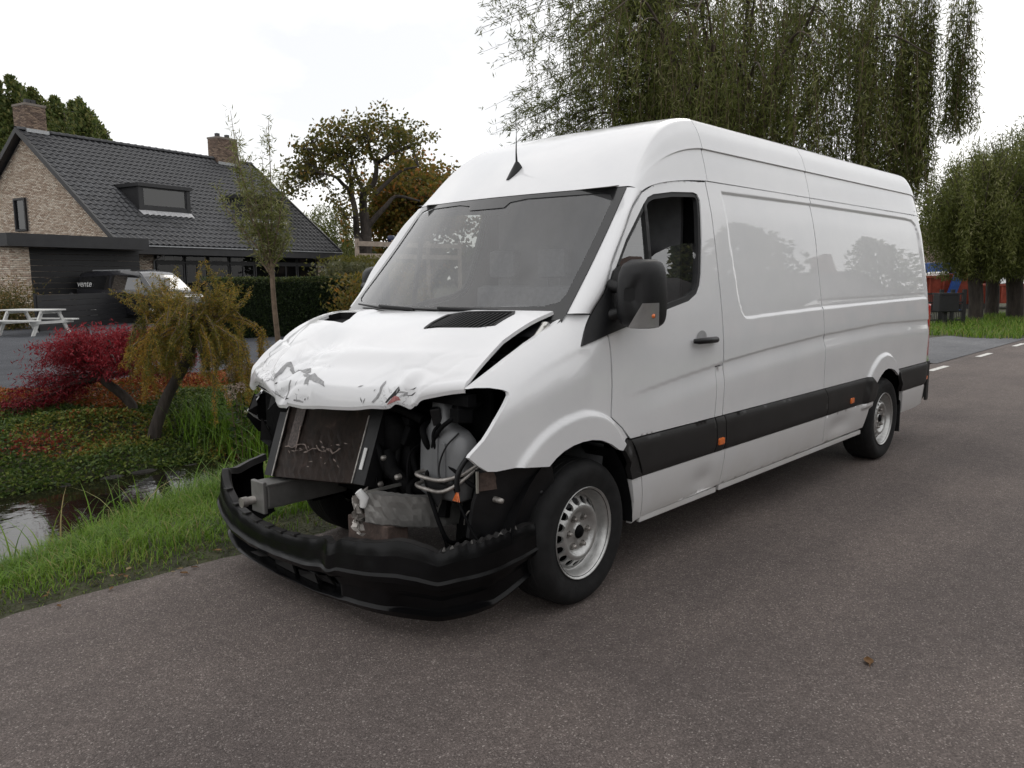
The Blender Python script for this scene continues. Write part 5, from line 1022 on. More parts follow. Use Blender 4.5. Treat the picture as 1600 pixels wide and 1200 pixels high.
def big_willow():
    b = Vector((8.7, 3.0, -.15)); e = empty('willow_tree', b, 0, 'large weeping willow rising behind the white van', 'tree'); mb = MB(); R = np.array([_r.x, _r.y, 0]); D = np.array([_f.x, _f.y, 0]); D = D/np.linalg.norm(D); w = lambda u, d, z: R*u+D*d+np.array([0, 0, z])
    limb(mb, [(0, 0, -.3), (.05, 0, 1.0), (0, .05, 2.2), (.1, 0, 3.0)], .34, .24, 12); mb.build('trunk', BARK, e); mb = MB(); tops = []; lens = []
    for k in range(34):
        a = RNG.random()*2*math.pi; r_ = .8+2.0*RNG.random(); zt_ = 4.6+2.2*RNG.random()-.25*r_; pp = limb(mb, [(.1, 0, 2.6), (math.cos(a)*r_*.4, math.sin(a)*r_*.4, 3.2+.4*(zt_-3)), (math.cos(a)*r_*.8, math.sin(a)*r_*.8, zt_), (math.cos(a)*r_*1.1, math.sin(a)*r_*1.1, zt_-.3)], .045, .008, 5, 6)
        for j in range(24):
            q = pp[4+int(RNG.random()*(len(pp)-4))]+RNG.normal(size=3)*np.array([.4, .4, .2]); tops.append(q); lens.append(.5+1.3*RNG.random())
    for k in range(620):     # the dense body of the crown
        u = -1.3+3.3*RNG.random(); q = w(u, -1.5+3.0*RNG.random(), 3.4+3.4*RNG.random()**.9-.10*(u-.8)**2)
        if u < .1 and RNG.random() < .45: continue
        tops.append(q); lens.append(.6+1.1*RNG.random())
    lim = lambda u: np.interp(u, [-3, -1.2, 2.0, 2.5, 3.0, 3.2, 3.45, 3.9], [3.1, 2.5, 2.6, 2.95, 2.75, 3.3, 3.70, 3.9])
    NCUR = len(tops)
    for u in (2.02, 2.16, 2.40, 2.62, 2.72, 2.92, 3.04, 3.50, 3.55):     # separate long curtains on the right
        for j in range(26):
            q = w(u+RNG.normal()*.032, RNG.normal()*.16, 4.6+2.0*RNG.random()-.2*(u > 3.3)); tops.append(q); lens.append(q[2]-lim(u)-abs(RNG.normal())*.3)
    L_ = []
    for q, l in zip(tops, lens): L_.append(max(.25, min(l, q[2]-lim(float(q@R))-.25*RNG.random())))
    keep = [(q, l) for k, (q, l) in enumerate(zip(tops, L_)) if q[2] > lim(float(q@R))+.2 and (float(q@R) < 2.0 or k >= NCUR)]
    strands([a for a, _ in keep], [b_ for _, b_ in keep], .048, .05, .105, .016, 'crown', e, None, MATS['larch_twig'])
    pos = []; ax = []       # sprays of stiffer twigs reaching left over the roof
    for k in range(135):
        z0 = 3.0+3.3*RNG.random(); u1 = -1.25-2.6*RNG.random()**1.3; d_ = -.9+1.9*RNG.random(); z0 += .25*max(0, -u1-2.2); o0 = w(-.5, d_*.4, z0+.5); t_ = w(u1, d_, z0-.2+.5*RNG.random()-(.35 if u1 < -2.2 else 0)); pp = limb(mb, [o0, (o0+t_)/2+np.array([0, 0, .25]), t_], .010, .002, 4, 8)
        for j in range(5):
            q = pp[4+int(RNG.random()*11)]; e2 = q+R*(-.12-.3*RNG.random())+np.array([0, 0, RNG.normal()*.22])+D*RNG.normal()*.2; p2 = limb(mb, [q, (q+e2)/2+np.array([0, 0, .05]), e2], .004, .0015, 3, 5); pos.append(np.repeat(p2[1:], 4, 0)); ax.append(RNG.normal(size=(len(p2[1:])*4, 3))+(e2-q)*3)
        pos.append(np.repeat(pp[4:], 4, 0)); ax.append(RNG.normal(size=(len(pp[4:])*4, 3))+unit((t_-o0)[None])[0]*.8)
    mb.build('branch', BARK, e); pos = np.vstack(pos); pos += RNG.normal(size=pos.shape)*.02; n_ = len(pos); leaves('leaf_spray', pos, np.vstack(ax), .08+.05*RNG.random(n_), .014, WILLOWL, e, np.clip(.1+.6*RNG.random(n_), 0, 1))
big_willow()
# pollard willows on the right
def pollard(px, d, s, H, lab, lean):
    c = at(px, 500, d); e = empty('pollard_willow', (c.x, c.y, 0), 0, lab, 'tree', 'pollard willows by the driveway'); mb = MB(); limb(mb, [(0, 0, -.2), (lean*.3, 0, .7), (lean*.8, .05, 1.5), (lean, 0, 2.0)], .25*s, .22*s, 10); mb.build('trunk', DBARK, e); mb = MB(); tops = []; lens = []
    for k in range(52):
        a = RNG.random()*2*math.pi; r_ = 2.3*s*RNG.random()**.6; zt_ = H*(1-.30*(r_/2.3/s)**2)-.5*RNG.random(); pp = limb(mb, [(lean, 0, 1.9), (lean+math.cos(a)*r_*.5, math.sin(a)*r_*.5, 1.9+(zt_-1.9)*.6), (lean+math.cos(a)*r_, math.sin(a)*r_, zt_)], .05, .008, 5, 5)
        for j in range(20): q = pp[3+int(RNG.random()*(len(pp)-3))]+RNG.normal(size=3)*np.array([.28, .28, .2]); tops.append(q); lens.append((.6+1.5*RNG.random())*s)
    mb.build('branch', BARK, e); strands(tops, [max(.3, min(l, q[2]-1.5)) for l, q in zip(lens, tops)], .075, .075, .15, .032, 'crown', e)
pollard(1524, 27.5, .95, 5.9, 'pollard willow with reddish leaning trunk beside the driveway', -.25); pollard(1548, 30.5, 1.0, 6.6, 'middle pollard willow with dark trunk in the row', .1); pollard(1585, 28.5, 1.15, 7.1, 'tallest pollard willow with broad crown farthest from the driveway', -.3)
# ------------------------------------------------------------------ house
def brick_mat(name, cols):
    m_, n, b, o = newmat(name); at_ = node(n, 'Attribute', _attribute_name='tint'); r = ramp(n, cols, at_.outputs['Fac']); v = coords(n); z = node(n, 'TexNoise', Scale=25, Detail=5); n.links.new(v, z.inputs['Vector'])
    mx_ = node(n, 'Mix', _data_type='RGBA', _blend_type='MULTIPLY'); mx_.inputs['Factor'].default_value = 1; r2 = ramp(n, [(.3, (.8, .8, .8)), (.7, (1.15, 1.15, 1.15))], z.outputs['Fac']); n.links.new(r.outputs[0], mx_.inputs[6]); n.links.new(r2.outputs[0], mx_.inputs[7]); n.links.new(mx_.outputs[2], b.inputs['Base Color']); b.inputs['Roughness'].default_value = .88
    bp = node(n, 'Bump', Strength=.6, Distance=.004); n.links.new(z.outputs['Fac'], bp.inputs['Height']); n.links.new(bp.outputs[0], b.inputs['Normal']); return m_
BRICK = brick_mat('buff_brick', [(0, (.38, .28, .21)), (.4, (.52, .415, .325)), (.75, (.63, .53, .43)), (1, (.70, .62, .52))])
BRICKD = brick_mat('weathered_brick', [(0, (.10, .07, .055)), (.5, (.19, .13, .10)), (1, (.30, .22, .16))])
MORTAR = mat('mortar', (.22, .19, .165), .95, var=.15); TILE = mat('anthracite_tile', (.038, .039, .043), .50, var=.35, scale=5, bump=.002, bscale=40, kind='Object'); TRIM = mat('anthracite_board', (.022, .022, .024), .5, var=.2, scale=3); ZINC = mat('zinc', (.38, .39, .40), .5, metal=.5, var=.2)
BLACKB = mat('black_panel', (.007, .007, .008), .55, var=.3, scale=2); DGLASS = glass_mat('house_glass', (.18, .19, .20), film=.0, ior=1.75); FGLASS = glass_mat('shaded_glass', (.3, .31, .32), film=.01, ior=1.4); INT = mat('dark_room', (.02, .018, .016), .9, var=.4)
def bricks(name, O, U, V, N, poly, holes, mtl, parent, bl=.21, bh=.065, dep=.010):
    """running-bond bricks standing proud of the mortar, on plane O + u U + v V"""
    O, U, V, N = map(np.array, (O, U, V, N)); poly = np.array(poly, float); lo = poly.min(0); hi = poly.max(0); R_s = []
    for j, v in enumerate(np.arange(lo[1], hi[1]-.02, bh)):
        u = np.arange(lo[0]-(bl/2 if j % 2 else 0), hi[0], bl); u0 = np.maximum(u+.005, lo[0]); u1 = np.minimum(u+bl-.005, hi[0]); R_s.append(np.column_stack([u0, u1, np.full(len(u), v+.005), np.full(len(u), min(v+bh-.005, hi[1]))]))
    B = np.vstack(R_s); B = B[B[:, 1]-B[:, 0] > .03]
    ok = np.ones(len(B), bool)
    for cu, cv in ((0, 2), (1, 2), (1, 3), (0, 3)):
        q = np.column_stack([B[:, cu], B[:, cv]]); q = q+(np.column_stack([(B[:, 0]+B[:, 1])/2, (B[:, 2]+B[:, 3])/2])-q)*.02; ok &= inpoly(q, poly)
        for h in holes: ok &= ~inpoly(q, h)
    B = B[ok]; n_ = len(B); d = dep*(.5+.8*RNG.random(n_)); W_ = lambda u, v, k: O+u[:, None]*U+v[:, None]*V+k[:, None]*N
    c = [(0, 2), (1, 2), (1, 3), (0, 3)]; Vt = np.stack([W_(B[:, a], B[:, b], 0*d) for a, b in c]+[W_(B[:, a], B[:, b], d) for a, b in c], 1).reshape(-1, 3)
    base = (np.arange(n_)*8)[:, None]; Q = np.concatenate([base+np.array(f) for f in ((4, 5, 6, 7), (0, 1, 5, 4), (1, 2, 6, 5), (2, 3, 7, 6), (3, 0, 4, 7))], 0); o = fastmesh(name, Vt, Q, mtl, parent, np.repeat(RNG.random(n_), 8)); o['kind'] = 'stuff'; return o
def vary_by_object(m_, lo=.72, hi=1.3):
    n = m_.node_tree; b = next(q for q in n.nodes if q.type == 'BSDF_PRINCIPLED'); l = b.inputs['Base Color'].links[0]; src = l.from_socket; oi = n.nodes.new('ShaderNodeObjectInfo'); r = ramp(n, [(0, (lo,)*3), (1, (hi,)*3)], oi.outputs['Random']); mm = node(n, 'Mix', _data_type='RGBA', _blend_type='MULTIPLY'); mm.inputs['Factor'].default_value = 1; n.links.new(src, mm.inputs[6]); n.links.new(r.outputs[0], mm.inputs[7]); n.links.new(mm.outputs[2], b.inputs['Base Color'])
vary_by_object(TILE)
HS = empty('brick_house', (10.43, 31.94, 0), R_(13.1), 'buff brick house with steep dark tiled roof, two dormers and two chimneys', 'house')
HL, HW_, EZ, SL = 13.58, 6.70, 3.23, .779; RZ = EZ+HW_*SL; TH = math.atan(SL); yr = HW_
def hz(y): return EZ+SL*(y if y <= HW_ else 2*HW_-y)
GP = [(.55, 0), (2*HW_-.55, 0), (2*HW_-.55, hz(.55)-.12), (HW_, RZ-.14), (.55, hz(.55)-.12)]
GWIN = [(7.03, 3.94), (7.97, 3.94), (7.97, 5.43), (7.03, 5.43)]
mb = MB()
for x, fl in ((.35, True), (HL-.35, False)): f = [(x, y, z) for y, z in GP]; mb.add(f, [tuple(range(5))[::-1] if fl else tuple(range(5))])
mb.add([(.35, .9, 0), (2.4, .9, 0), (2.4, .9, 3.2), (.35, .9, 3.2)], [(0, 1, 2, 3)]); mb.add([(HL-.82, .9, 0), (HL-.35, .9, 0), (HL-.35, .9, 3.2), (HL-.82, .9, 3.2)], [(0, 1, 2, 3)]); mb.add([(.35, 2*HW_-.55, 0), (HL-.35, 2*HW_-.55, 0), (HL-.35, 2*HW_-.55, 3.2), (.35, 2*HW_-.55, 3.2)], [(3, 2, 1, 0)])
wall = mb.build('wall', MORTAR, HS)
bricks('gable_bricks', (.35, 0, 0), (0, 1, 0), (0, 0, 1), (-1, 0, 0), GP, [GWIN], BRICK, wall)
bricks('front_bricks', (0, .9, 0), (1, 0, 0), (0, 0, 1), (0, -1, 0), [(.35, 0), (2.35, 0), (2.35, 3.1), (.35, 3.1)], [], BRICK, wall); bricks('front_bricks', (0, .9, 0), (1, 0, 0), (0, 0, 1), (0, -1, 0), [(HL-.8, 0), (HL-.35, 0), (HL-.35, 3.1), (HL-.8, 3.1)], [], BRICK, wall)
def window(parent, x0, x1, z0, z1, y, fr=.06, mull=(), dep=.05, name='window', gl=None):
    mb = MB(); mb.box((x0, y-dep, z0), (x1, y, z0+fr)); mb.box((x0, y-dep, z1-fr), (x1, y, z1)); mb.box((x0, y-dep, z0+fr), (x0+fr, y, z1-fr)); mb.box((x1-fr, y-dep, z0+fr), (x1, y, z1-fr))
    for m_ in mull: mb.box((m_-fr/2, y-dep, z0+fr), (m_+fr/2, y, z1-fr))
    w_ = mb.build(name, TRIM, parent); ed = [x0+fr]+[k for m_ in mull for k in (m_-fr/2, m_+fr/2)]+[x1-fr]
    for a, b in zip(ed[::2], ed[1::2]): mb = MB(); mb.add([(a, y-dep*.5, z0+fr), (b, y-dep*.5, z0+fr), (b, y-dep*.5, z1-fr), (a, y-dep*.5, z1-fr)], [(0, 1, 2, 3)]); mb.build('pane', gl or DGLASS, w_)
    return w_
# gable window
mb = MB(); y0, y1, z0, z1 = 7.03, 7.97, 3.94, 5.43
for a, b in (((.25, y0, z0), (.40, y1, z0+.08)), ((.25, y0, z1-.08), (.40, y1, z1)), ((.25, y0, z0+.08), (.40, y0+.08, z1-.08)), ((.25, y1-.08, z0+.08), (.40, y1, z1-.08))): mb.box(a, b)
gw = mb.build('window', TRIM, HS); mb = MB(); mb.add([(.33, y1, z0), (.33, y0, z0), (.33, y0, z1), (.33, y1, z1)], [(0, 1, 2, 3)]); mb.build('pane', DGLASS, gw); mb = MB(); mb.add([(.345, y1, z0), (.345, y0, z0), (.345, y0, z1), (.345, y1, z1)], [(0, 1, 2, 3)]); mb.build('window_blind', mat('grey_blind', (.25, .26, .27), .8), gw)
# front glazing under the eaves
x = 2.45
for k, wd_ in enumerate((1.55, 1.3, 1.3, 1.6, 1.25, 1.7, 1.5)):
    if x+wd_ > HL-.8: break
    window(HS, x, x+wd_-.06, 2.45, 3.08, .895, .06, gl=FGLASS); window(HS, x, x+wd_-.06, .25 if k in (3, 5) else .9, 2.38, .895, .07, (x+wd_/2,) if k % 2 else (), gl=FGLASS)
    if k not in (3, 5): mb = MB(); mb.box((x, .84, .05), (x+wd_-.06, .89, .86)); mb.build('panel', BLACKB, HS)
    x += wd_
mb = MB(); mb.box((2.4, .80, 2.38), (HL-.8, .90, 2.45)); mb.build('transom', TRIM, HS)
for a in (3.0, 6.2, 6.75): mb = MB(); mb.box((a, .93, 2.5), (a+.42, .96, 3.0)); mb.build('reflection_board', WHITEP, HS)  # white boards behind the upper panes stand in for whitish reflections
mb = MB(); mb.box((2.3, 2.6, 0), (HL-.7, 2.7, 3.1)); mb.build('dark_interior', INT, HS)
# roof: board deck, tiles, trim
mb = MB(); mb.add([(-.02, -.12, EZ-.10-.02), (HL+.02, -.12, EZ-.12), (HL+.02, yr, RZ-.03), (-.02, yr, RZ-.03), (-.02, 2*HW_+.1, EZ-.12), (HL+.02, 2*HW_+.1, EZ-.12)], [(0, 1, 2, 3), (3, 2, 5, 4)]); roof = mb.build('roof', TILE, HS)
tw, te = .302, .352; G = []
for v in (0, te+.03):
    G.append([(u*tw, v, .042*math.sin(u*2*math.pi)*(1 if math.sin(u*2*math.pi) > 0 else .45)+.012+(.036 if v == 0 else 0)) for u in np.linspace(0, 1.04, 9)])
mb = MB(); mb.grid([[G[0][j], G[1][j]] for j in range(9)]); mb.grid([[G[0][j], (G[0][j][0], 0, G[0][j][2]-.036)] for j in range(9)], smooth=False)
tme = bpy.data.meshes.new('roof_tile'); tme.from_pydata(mb.v, [], mb.f); tme.polygons.foreach_set('use_smooth', mb.sm); tme.materials.append(TILE); tme.update()
TV = np.array(mb.v); TF = mb.f; cth, sth = math.cos(TH), math.sin(TH); tiles = []
DORM = [(2.60, 5.27), (8.75, 11.35)]
rows_n = int((HW_/cth)/te)+1; cols_n = int((HL+.06)/tw)
HM = Matrix.Translation((10.43, 31.94, 0)) @ Matrix.Rotation(R_(13.1), 4, 'Z')
for j in range(rows_n):
    for i in range(cols_n):
        v = -.10+j*te; xx = -.02+i*tw; yy = v*cth
        if yy > HW_-.12: continue
        if any(a-.24 < xx < b-.05 and 1.78 < yy < 3.4 for a, b in DORM): continue
        d = (HM @ Vector((xx, yy, EZ+SL*yy))-CAM).length; tiles.append((d, xx, yy, j))
tiles.sort(); far = MB()
for k, (d, xx, yy, j) in enumerate(tiles):
    jt = (RNG.random()-.5)*.012; M_ = Matrix.Translation((xx, yy, EZ+SL*yy-.03)) @ Matrix(((1, 0, 0, 0), (0, cth, -sth, 0), (0, sth, cth, 0), (0, 0, 0, 1))) @ Matrix.Rotation(jt, 4, 'Z')
    if k < 300: o = child('roof_tile', tme, roof); o.matrix_local = M_
    else: far.add([M_ @ Vector(q) for q in TV], TF, True)
tag(far.build('roof_tiles', TILE, roof), kind='stuff')
rm = MB(); rm.lathe([(.13, 0), (.135, .36), (.15, .36), (.15, .44)], (0, 0, 0), 'X', 10, a0=0, a1=math.pi)
rme = None
for k in range(int(HL/.40)+1):
    if rme is None: o = rm.build('ridge_tile', TILE, roof); rme = o.data
    else: o = child('ridge_tile', rme, roof)
    o.location = (.40*k-.05, yr, RZ-.02)
for x0, nm in ((-.06, 'verge_board'), (HL-.02, 'verge_board')):
    for s in (1, -1):
        mb = MB(); yA, yB = (-.18, yr) if s > 0 else (2*HW_+.18, yr); zA, zB = EZ-.14, RZ+.02; mb.add([(x0, yA, zA-.16), (x0+.08, yA, zA-.16), (x0+.08, yB, zB-.20), (x0, yB, zB-.20), (x0, yA, zA+.10), (x0+.08, yA, zA+.10), (x0+.08, yB, zB+.06), (x0, yB, zB+.06)], [(0, 3, 2, 1), (4, 5, 6, 7), (0, 1, 5, 4), (1, 2, 6, 5), (2, 3, 7, 6), (3, 0, 4, 7)]); mb.build(nm, TRIM, HS)
mb = MB(); mb.box((.0, -.20, EZ-.50), (HL, -.14, EZ-.16)); mb.box((.0, -.14, EZ-.50), (HL, .9, EZ-.44)); mb.build('eaves_fascia', TRIM, HS); mb = MB(); mb.box((-.04, -.27, EZ-.18), (HL+.04, -.14, EZ-.135), bev=.01); mb.build('gutter', ZINC, HS)
for x0, x1 in DORM:
    zt_ = 6.02; yf = 1.98; yb = (zt_-EZ)/SL
    mb = MB(); mb.box((x0-.12, yf-.16, zt_-.16), (x1+.12, yb, zt_)); mb.build('dormer_roof', TRIM, HS)
    for xa, s in ((x0, -1), (x1, 1)):
        mb = MB(); mb.add([(xa, yf, 4.78), (xa, yf, zt_-.16), (xa, yb-.15, zt_-.16)], [(0, 1, 2) if s > 0 else (2, 1, 0)]); mb.box((xa-.05 if s < 0 else xa-.16, yf-.06, 4.76), (xa+.16 if s < 0 else xa+.05, yf+.04, zt_-.16)); mb.build('dormer_cheek', TRIM, HS)
    mb = MB(); mb.box((x0+.16, yf-.05, 4.76), (x1-.16, yf+.04, 4.98)); mb.build('dormer_sill', TRIM, HS)
    window(HS, x0+.16, x1-.16, 4.98, zt_-.17, yf+.02, .06, ()); mb = MB(); mb.box((x0+.1, yf+.2, 4.9), (x1-.1, yf+.25, zt_-.18)); mb.build('dark_interior', INT, HS)
    mb = MB(); rows = [[(xx, yf-.30-.03*math.sin(xx*21), EZ+SL*(yf-.30)+.055+.02*math.sin(xx*21)), (xx, yf-.05, 4.80)] for xx in np.arange(x0-.1, x1+.1, .05)]; mb.grid(rows); mb.build('lead_flashing', mat('lead', (.42, .42, .43), .6, var=.2) if 'lead' not in MATS else MATS['lead'], HS)
for x0, x1, ya, yb_ in ((.42, 1.34, yr-.10, yr+.90), (10.85, 12.2, yr-.42, yr+.42)):
    mb = MB(); mb.box((x0, ya, RZ-1.3), (x1, yb_, 9.62)); mb.box((x0-.03, ya-.03, 9.56), (x1+.03, yb_+.03, 9.66)); c_ = mb.build('chimney', MORTAR, HS)
    bricks('chimney_bricks', (0, ya, 0), (1, 0, 0), (0, 0, 1), (0, -1, 0), [(x0, 7.2), (x1, 7.2), (x1, 9.55), (x0, 9.55)], [], BRICKD, c_); bricks('chimney_bricks', (x0, 0, 0), (0, 1, 0), (0, 0, 1), (-1, 0, 0), [(ya, 7.2), (yb_, 7.2), (yb_, 9.55), (ya, 9.55)], [], BRICKD, c_)
    [MB().box((a, ya+.3, 9.66), (a+.2, ya+.5, 9.89)).build('flue', TRIM, c_) for a in (x0+.22, x1-.45)]; mb = MB(); mb.box((x0-.06, ya-.08, hz(ya)-.02), (x1+.06, ya-.005, hz(ya)+.14)); mb.build('chimney_flashing', ZINC, c_)
for x_ in (2.33, HL-.55): mb = MB(); mb.tube([(x_, -.18, EZ-.18), (x_, .1, EZ-.5), (x_, .84, EZ-.75), (x_, .84, .05)], .04, 8); mb.build('downpipe', ZINC, HS)
# flat-roofed garage in front of the gable
mb = MB(); mb.box((-5.3, -1.7, 2.84), (.30, 7.0, 3.30)); mb.build('garage_fascia', TRIM, HS)
mb = MB(); mb.box((-5.05, -1.3, 0), (-4.35, 6.9, 2.83)); gp = mb.build('garage_pier', MORTAR, HS)
bricks('pier_bricks', (0, -1.3, 0), (1, 0, 0), (0, 0, 1), (0, -1, 0), [(-5.05, 0), (-4.35, 0), (-4.35, 2.83), (-5.05, 2.83)], [], BRICK, gp); bricks('pier_bricks', (-5.05, 0, 0), (0, 1, 0), (0, 0, 1), (-1, 0, 0), [(-1.3, 0), (6.9, 0), (6.9, 2.83), (-1.3, 2.83)], [], BRICK, gp)
for k in range(13): mb = MB(); mb.box((-4.35, -.95, .02+.216*k), (.34, -.90, .02+.216*k+.206)); mb.build('garage_board', BLACKB, HS)
# ---- low dark board fence
BOARD = mat('black_stained_board', (.013, .013, .015), .6, var=.4, scale=4, stretch=(.3, 1, 3), bump=.002)
A_ = Vector((5.15, 24.65, 0)); ux = Vector((.777, .63, 0)).normalized(); fe = empty('board_fence', A_, math.atan2(ux.y, ux.x), 'low black board fence in front of the parked dark van', 'fence')
for k in range(6): mb = MB(); mb.box((0, -.012, .03+.19*k), (7.5, .012, .03+.19*k+.18), bev=.004); mb.build('board', BOARD, fe)
for k in range(5): mb = MB(); mb.box((k*1.85-.035, .015, 0), (k*1.85+.035, .085, 1.20)); mb.build('post', BOARD, fe)
# ---- picnic table
WTAB = mat('white_painted_wood', (.62, .62, .60), .6, var=.12, scale=6, stretch=(1, 1, 1), bump=.001); pt = Vector((4.72, 23.6, 0)); PT = empty('picnic_table', pt, R_(118), 'white wooden picnic table with fixed benches on the gravel yard', 'table')
for k in range(5): mb = MB(); mb.box((-.85, -.37+.15*k, .72), (.85, -.37+.15*k+.14, .76), bev=.005); mb.build('top_plank', WTAB, PT)
for s in (-1, 1):
    for k in range(2): mb = MB(); a = s*.70+(k-1)*.145; mb.box((-.85, a, .42), (.85, a+.135, .46), bev=.005); mb.build('bench_plank', WTAB, PT)
    for t in (-1, 1): mb = MB(); M_ = Matrix.Translation((s*.62, t*.48, .36)) @ Matrix.Rotation(t*R_(28), 4, 'X'); mb.box((-.025, -.05, -.43), (.025, .05, .43), M_); mb.build('leg', WTAB, PT)
    mb = MB(); mb.box((s*.62-.06, -.80, .34), (s*.62-.03, .80, .42)); mb.build('bench_bearer', WTAB, PT); mb = MB(); mb.box((s*.62-.06, -.36, .64), (s*.62-.03, .36, .72)); mb.build('top_bearer', WTAB, PT)
# ---- dark people carrier parked by the garage
CARP = mat('black_car_paint', (.022, .022, .026), .25, var=.2, coat=1); CARG = glass_mat('dark_car_glass', (.10, .10, .11), film=.03, ior=2.3)
cpos = at(218, 440, 30.6); hd = (_r*math.cos(R_(22))-Vector((_f.x, _f.y, 0)).normalized()*math.sin(R_(22))); CAR = empty('parked_van', (cpos.x, cpos.y, .02), math.atan2(hd.y, hd.x), 'black people-carrier van with white lettering parked before the garage', 'van')
SIDE = [(-2.35, .35), (-2.40, .75), (-2.36, 1.15), (-2.22, 1.72), (-2.05, 1.88), (-1.2, 1.94), (.2, 1.95), (.75, 1.90), (1.05, 1.75), (1.62, 1.22), (1.72, 1.16), (2.20, 1.03), (2.36, .88), (2.40, .5), (2.30, .32), (1.85, .30), (1.80, .55), (1.55, .72), (1.30, .70), (1.08, .52), (1.04, .30), (-1.05, .30), (-1.10, .52), (-1.32, .70), (-1.58, .72), (-1.82, .55), (-1.88, .30)]
def cw(z): return np.interp(z, [.2, .5, .9, 1.15, 1.8, 1.95], [.88, .94, .95, .93, .80, .72])
cf = lambda s, o=0: (lambda x, z: np.stack([x, s*(cw(z)+o-.10*np.clip((np.abs(x)-1.9)/.5, 0, 1)**2), z], -1))
WIN1 = [(-2.15, 1.30), (-2.05, 1.72), (-.62, 1.78), (-.62, 1.24)]; WIN2 = [(-.50, 1.24), (-.50, 1.78), (.55, 1.78), (.85, 1.70), (1.28, 1.24)]
for s in (-1, 1):
    sd_ = panel('body_side', SIDE, [], cf(s), CARP, CAR, .09, None, .0, (0, -s, 0), flip=s > 0)
    for w_ in (WIN1, WIN2): panel('side_window', w_, [], cf(s, .006), CARG, CAR, .12, None, .0, (0, 1, 0), flip=s > 0)
    for x in (-1.45, 1.45):
        mb = MB(); mb.lathe([(.0, .03), (.20, .02), (.22, -.0), (.33, .0), (.345, .03), (.345, .2), (0, .2)], (0, 0, 0), 'Y', 28); o = mb.build('wheel', RUBBER, CAR, (Matrix.Translation((x, s*.92, .345)) @ Matrix.Rotation(0 if s < 0 else math.pi, 4, 'Z'))); mb = MB(); mb.lathe([(0, -.005), (.19, -.005), (.205, .01)], (0, 0, 0), 'Y', 20); mb.build('hub_cap', STEEL, o, (Matrix.Translation((x, s*.92, .345)) @ Matrix.Rotation(0 if s < 0 else math.pi, 4, 'Z')))
top = SIDE[2:15]; mb = MB(); mb.grid([[(x, y*(cw(z)-.10*min(1, max(0, (abs(x)-1.9)/.5))**2), z+.03*(1-y*y)*(z > 1.6)) for y in np.linspace(-1, 1, 9)] for x, z in catmull([q for q in top], 3)]); mb.build('body_top', CARP, CAR)
mb = MB(); mb.grid([[(x+.012, y*(cw(z)-.05), z+.012) for y in np.linspace(-1, 1, 7)] for x, z in ((1.08, 1.715), (1.3, 1.515), (1.60, 1.245))]); mb.build('windscreen', glass_mat('pale_car_glass', (.3, .3, .3), film=.04, filmcol=(.6, .6, .6), ior=1.8), CAR)
for y in (-.5, .5): mb = MB(); mb.box((-1.7, y*1.2-.02, 1.95), (.2, y*1.2+.02, 1.99)); mb.build('roof_rail', ZINC, CAR)
for s in (-1, 1): mb = MB(); mb.box((2.18, s*.72-.15, .80), (2.34, s*.72+.10, .96), bev=.03); mb.build('headlight', WHITEP, CAR)
fc = bpy.data.curves.new('lettering', 'FONT'); fc.body = 'vente'; fc.size = .34; fc.extrude = .002; tmp = bpy.data.objects.new('tmp_text', fc); COL.objects.link(tmp); bpy.context.view_layer.update(); tme2 = bpy.data.meshes.new_from_object(tmp.evaluated_get(bpy.context.evaluated_depsgraph_get())); bpy.data.objects.remove(tmp); tme2.materials.clear(); tme2.materials.append(WHITEP); o = child('lettering', tme2, CAR); o.matrix_local = Matrix.Translation((-2.19, -.945, 1.36)) @ Matrix.Rotation(R_(90-14), 4, 'X')
# ---- clipped hedge
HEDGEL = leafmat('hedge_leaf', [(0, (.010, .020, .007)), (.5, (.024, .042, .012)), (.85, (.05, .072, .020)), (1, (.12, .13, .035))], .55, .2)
def hedge(p0, p1, w_, h_, n_, lab, zb_=0, leaf=.06):
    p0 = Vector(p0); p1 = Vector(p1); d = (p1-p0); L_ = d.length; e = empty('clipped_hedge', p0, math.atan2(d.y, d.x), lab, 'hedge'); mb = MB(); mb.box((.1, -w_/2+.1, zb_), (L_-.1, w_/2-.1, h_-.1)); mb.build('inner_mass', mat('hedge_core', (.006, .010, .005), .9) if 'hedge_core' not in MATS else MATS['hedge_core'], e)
    f = RNG.random(n_); u = RNG.random(n_)*L_; s = RNG.random(n_); x = u; y = np.where(f < .62, -w_/2+.07*RNG.random(n_), -w_/2+w_*RNG.random(n_)); z = np.where(f < .62, zb_+(h_-zb_)*s, h_-.06*RNG.random(n_)); bmp = .07*vnoise(x*2.1, z*2.3, 99); y = y+bmp*(f < .62); z = z+.06*vnoise(x*1.7, y*3, 98)+.05*RNG.random(n_)*(f > .62)
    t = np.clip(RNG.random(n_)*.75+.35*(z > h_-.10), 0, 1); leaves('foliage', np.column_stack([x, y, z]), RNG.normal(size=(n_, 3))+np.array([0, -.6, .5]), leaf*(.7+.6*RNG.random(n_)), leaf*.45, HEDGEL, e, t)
ha = at(322, 440, 21.5); hb = at(640, 432, 25.0); hedge((ha.x, ha.y, 0), (hb.x, hb.y, 0), 1.1, 1.60, 42000, 'long clipped dark green hedge in front of the house')
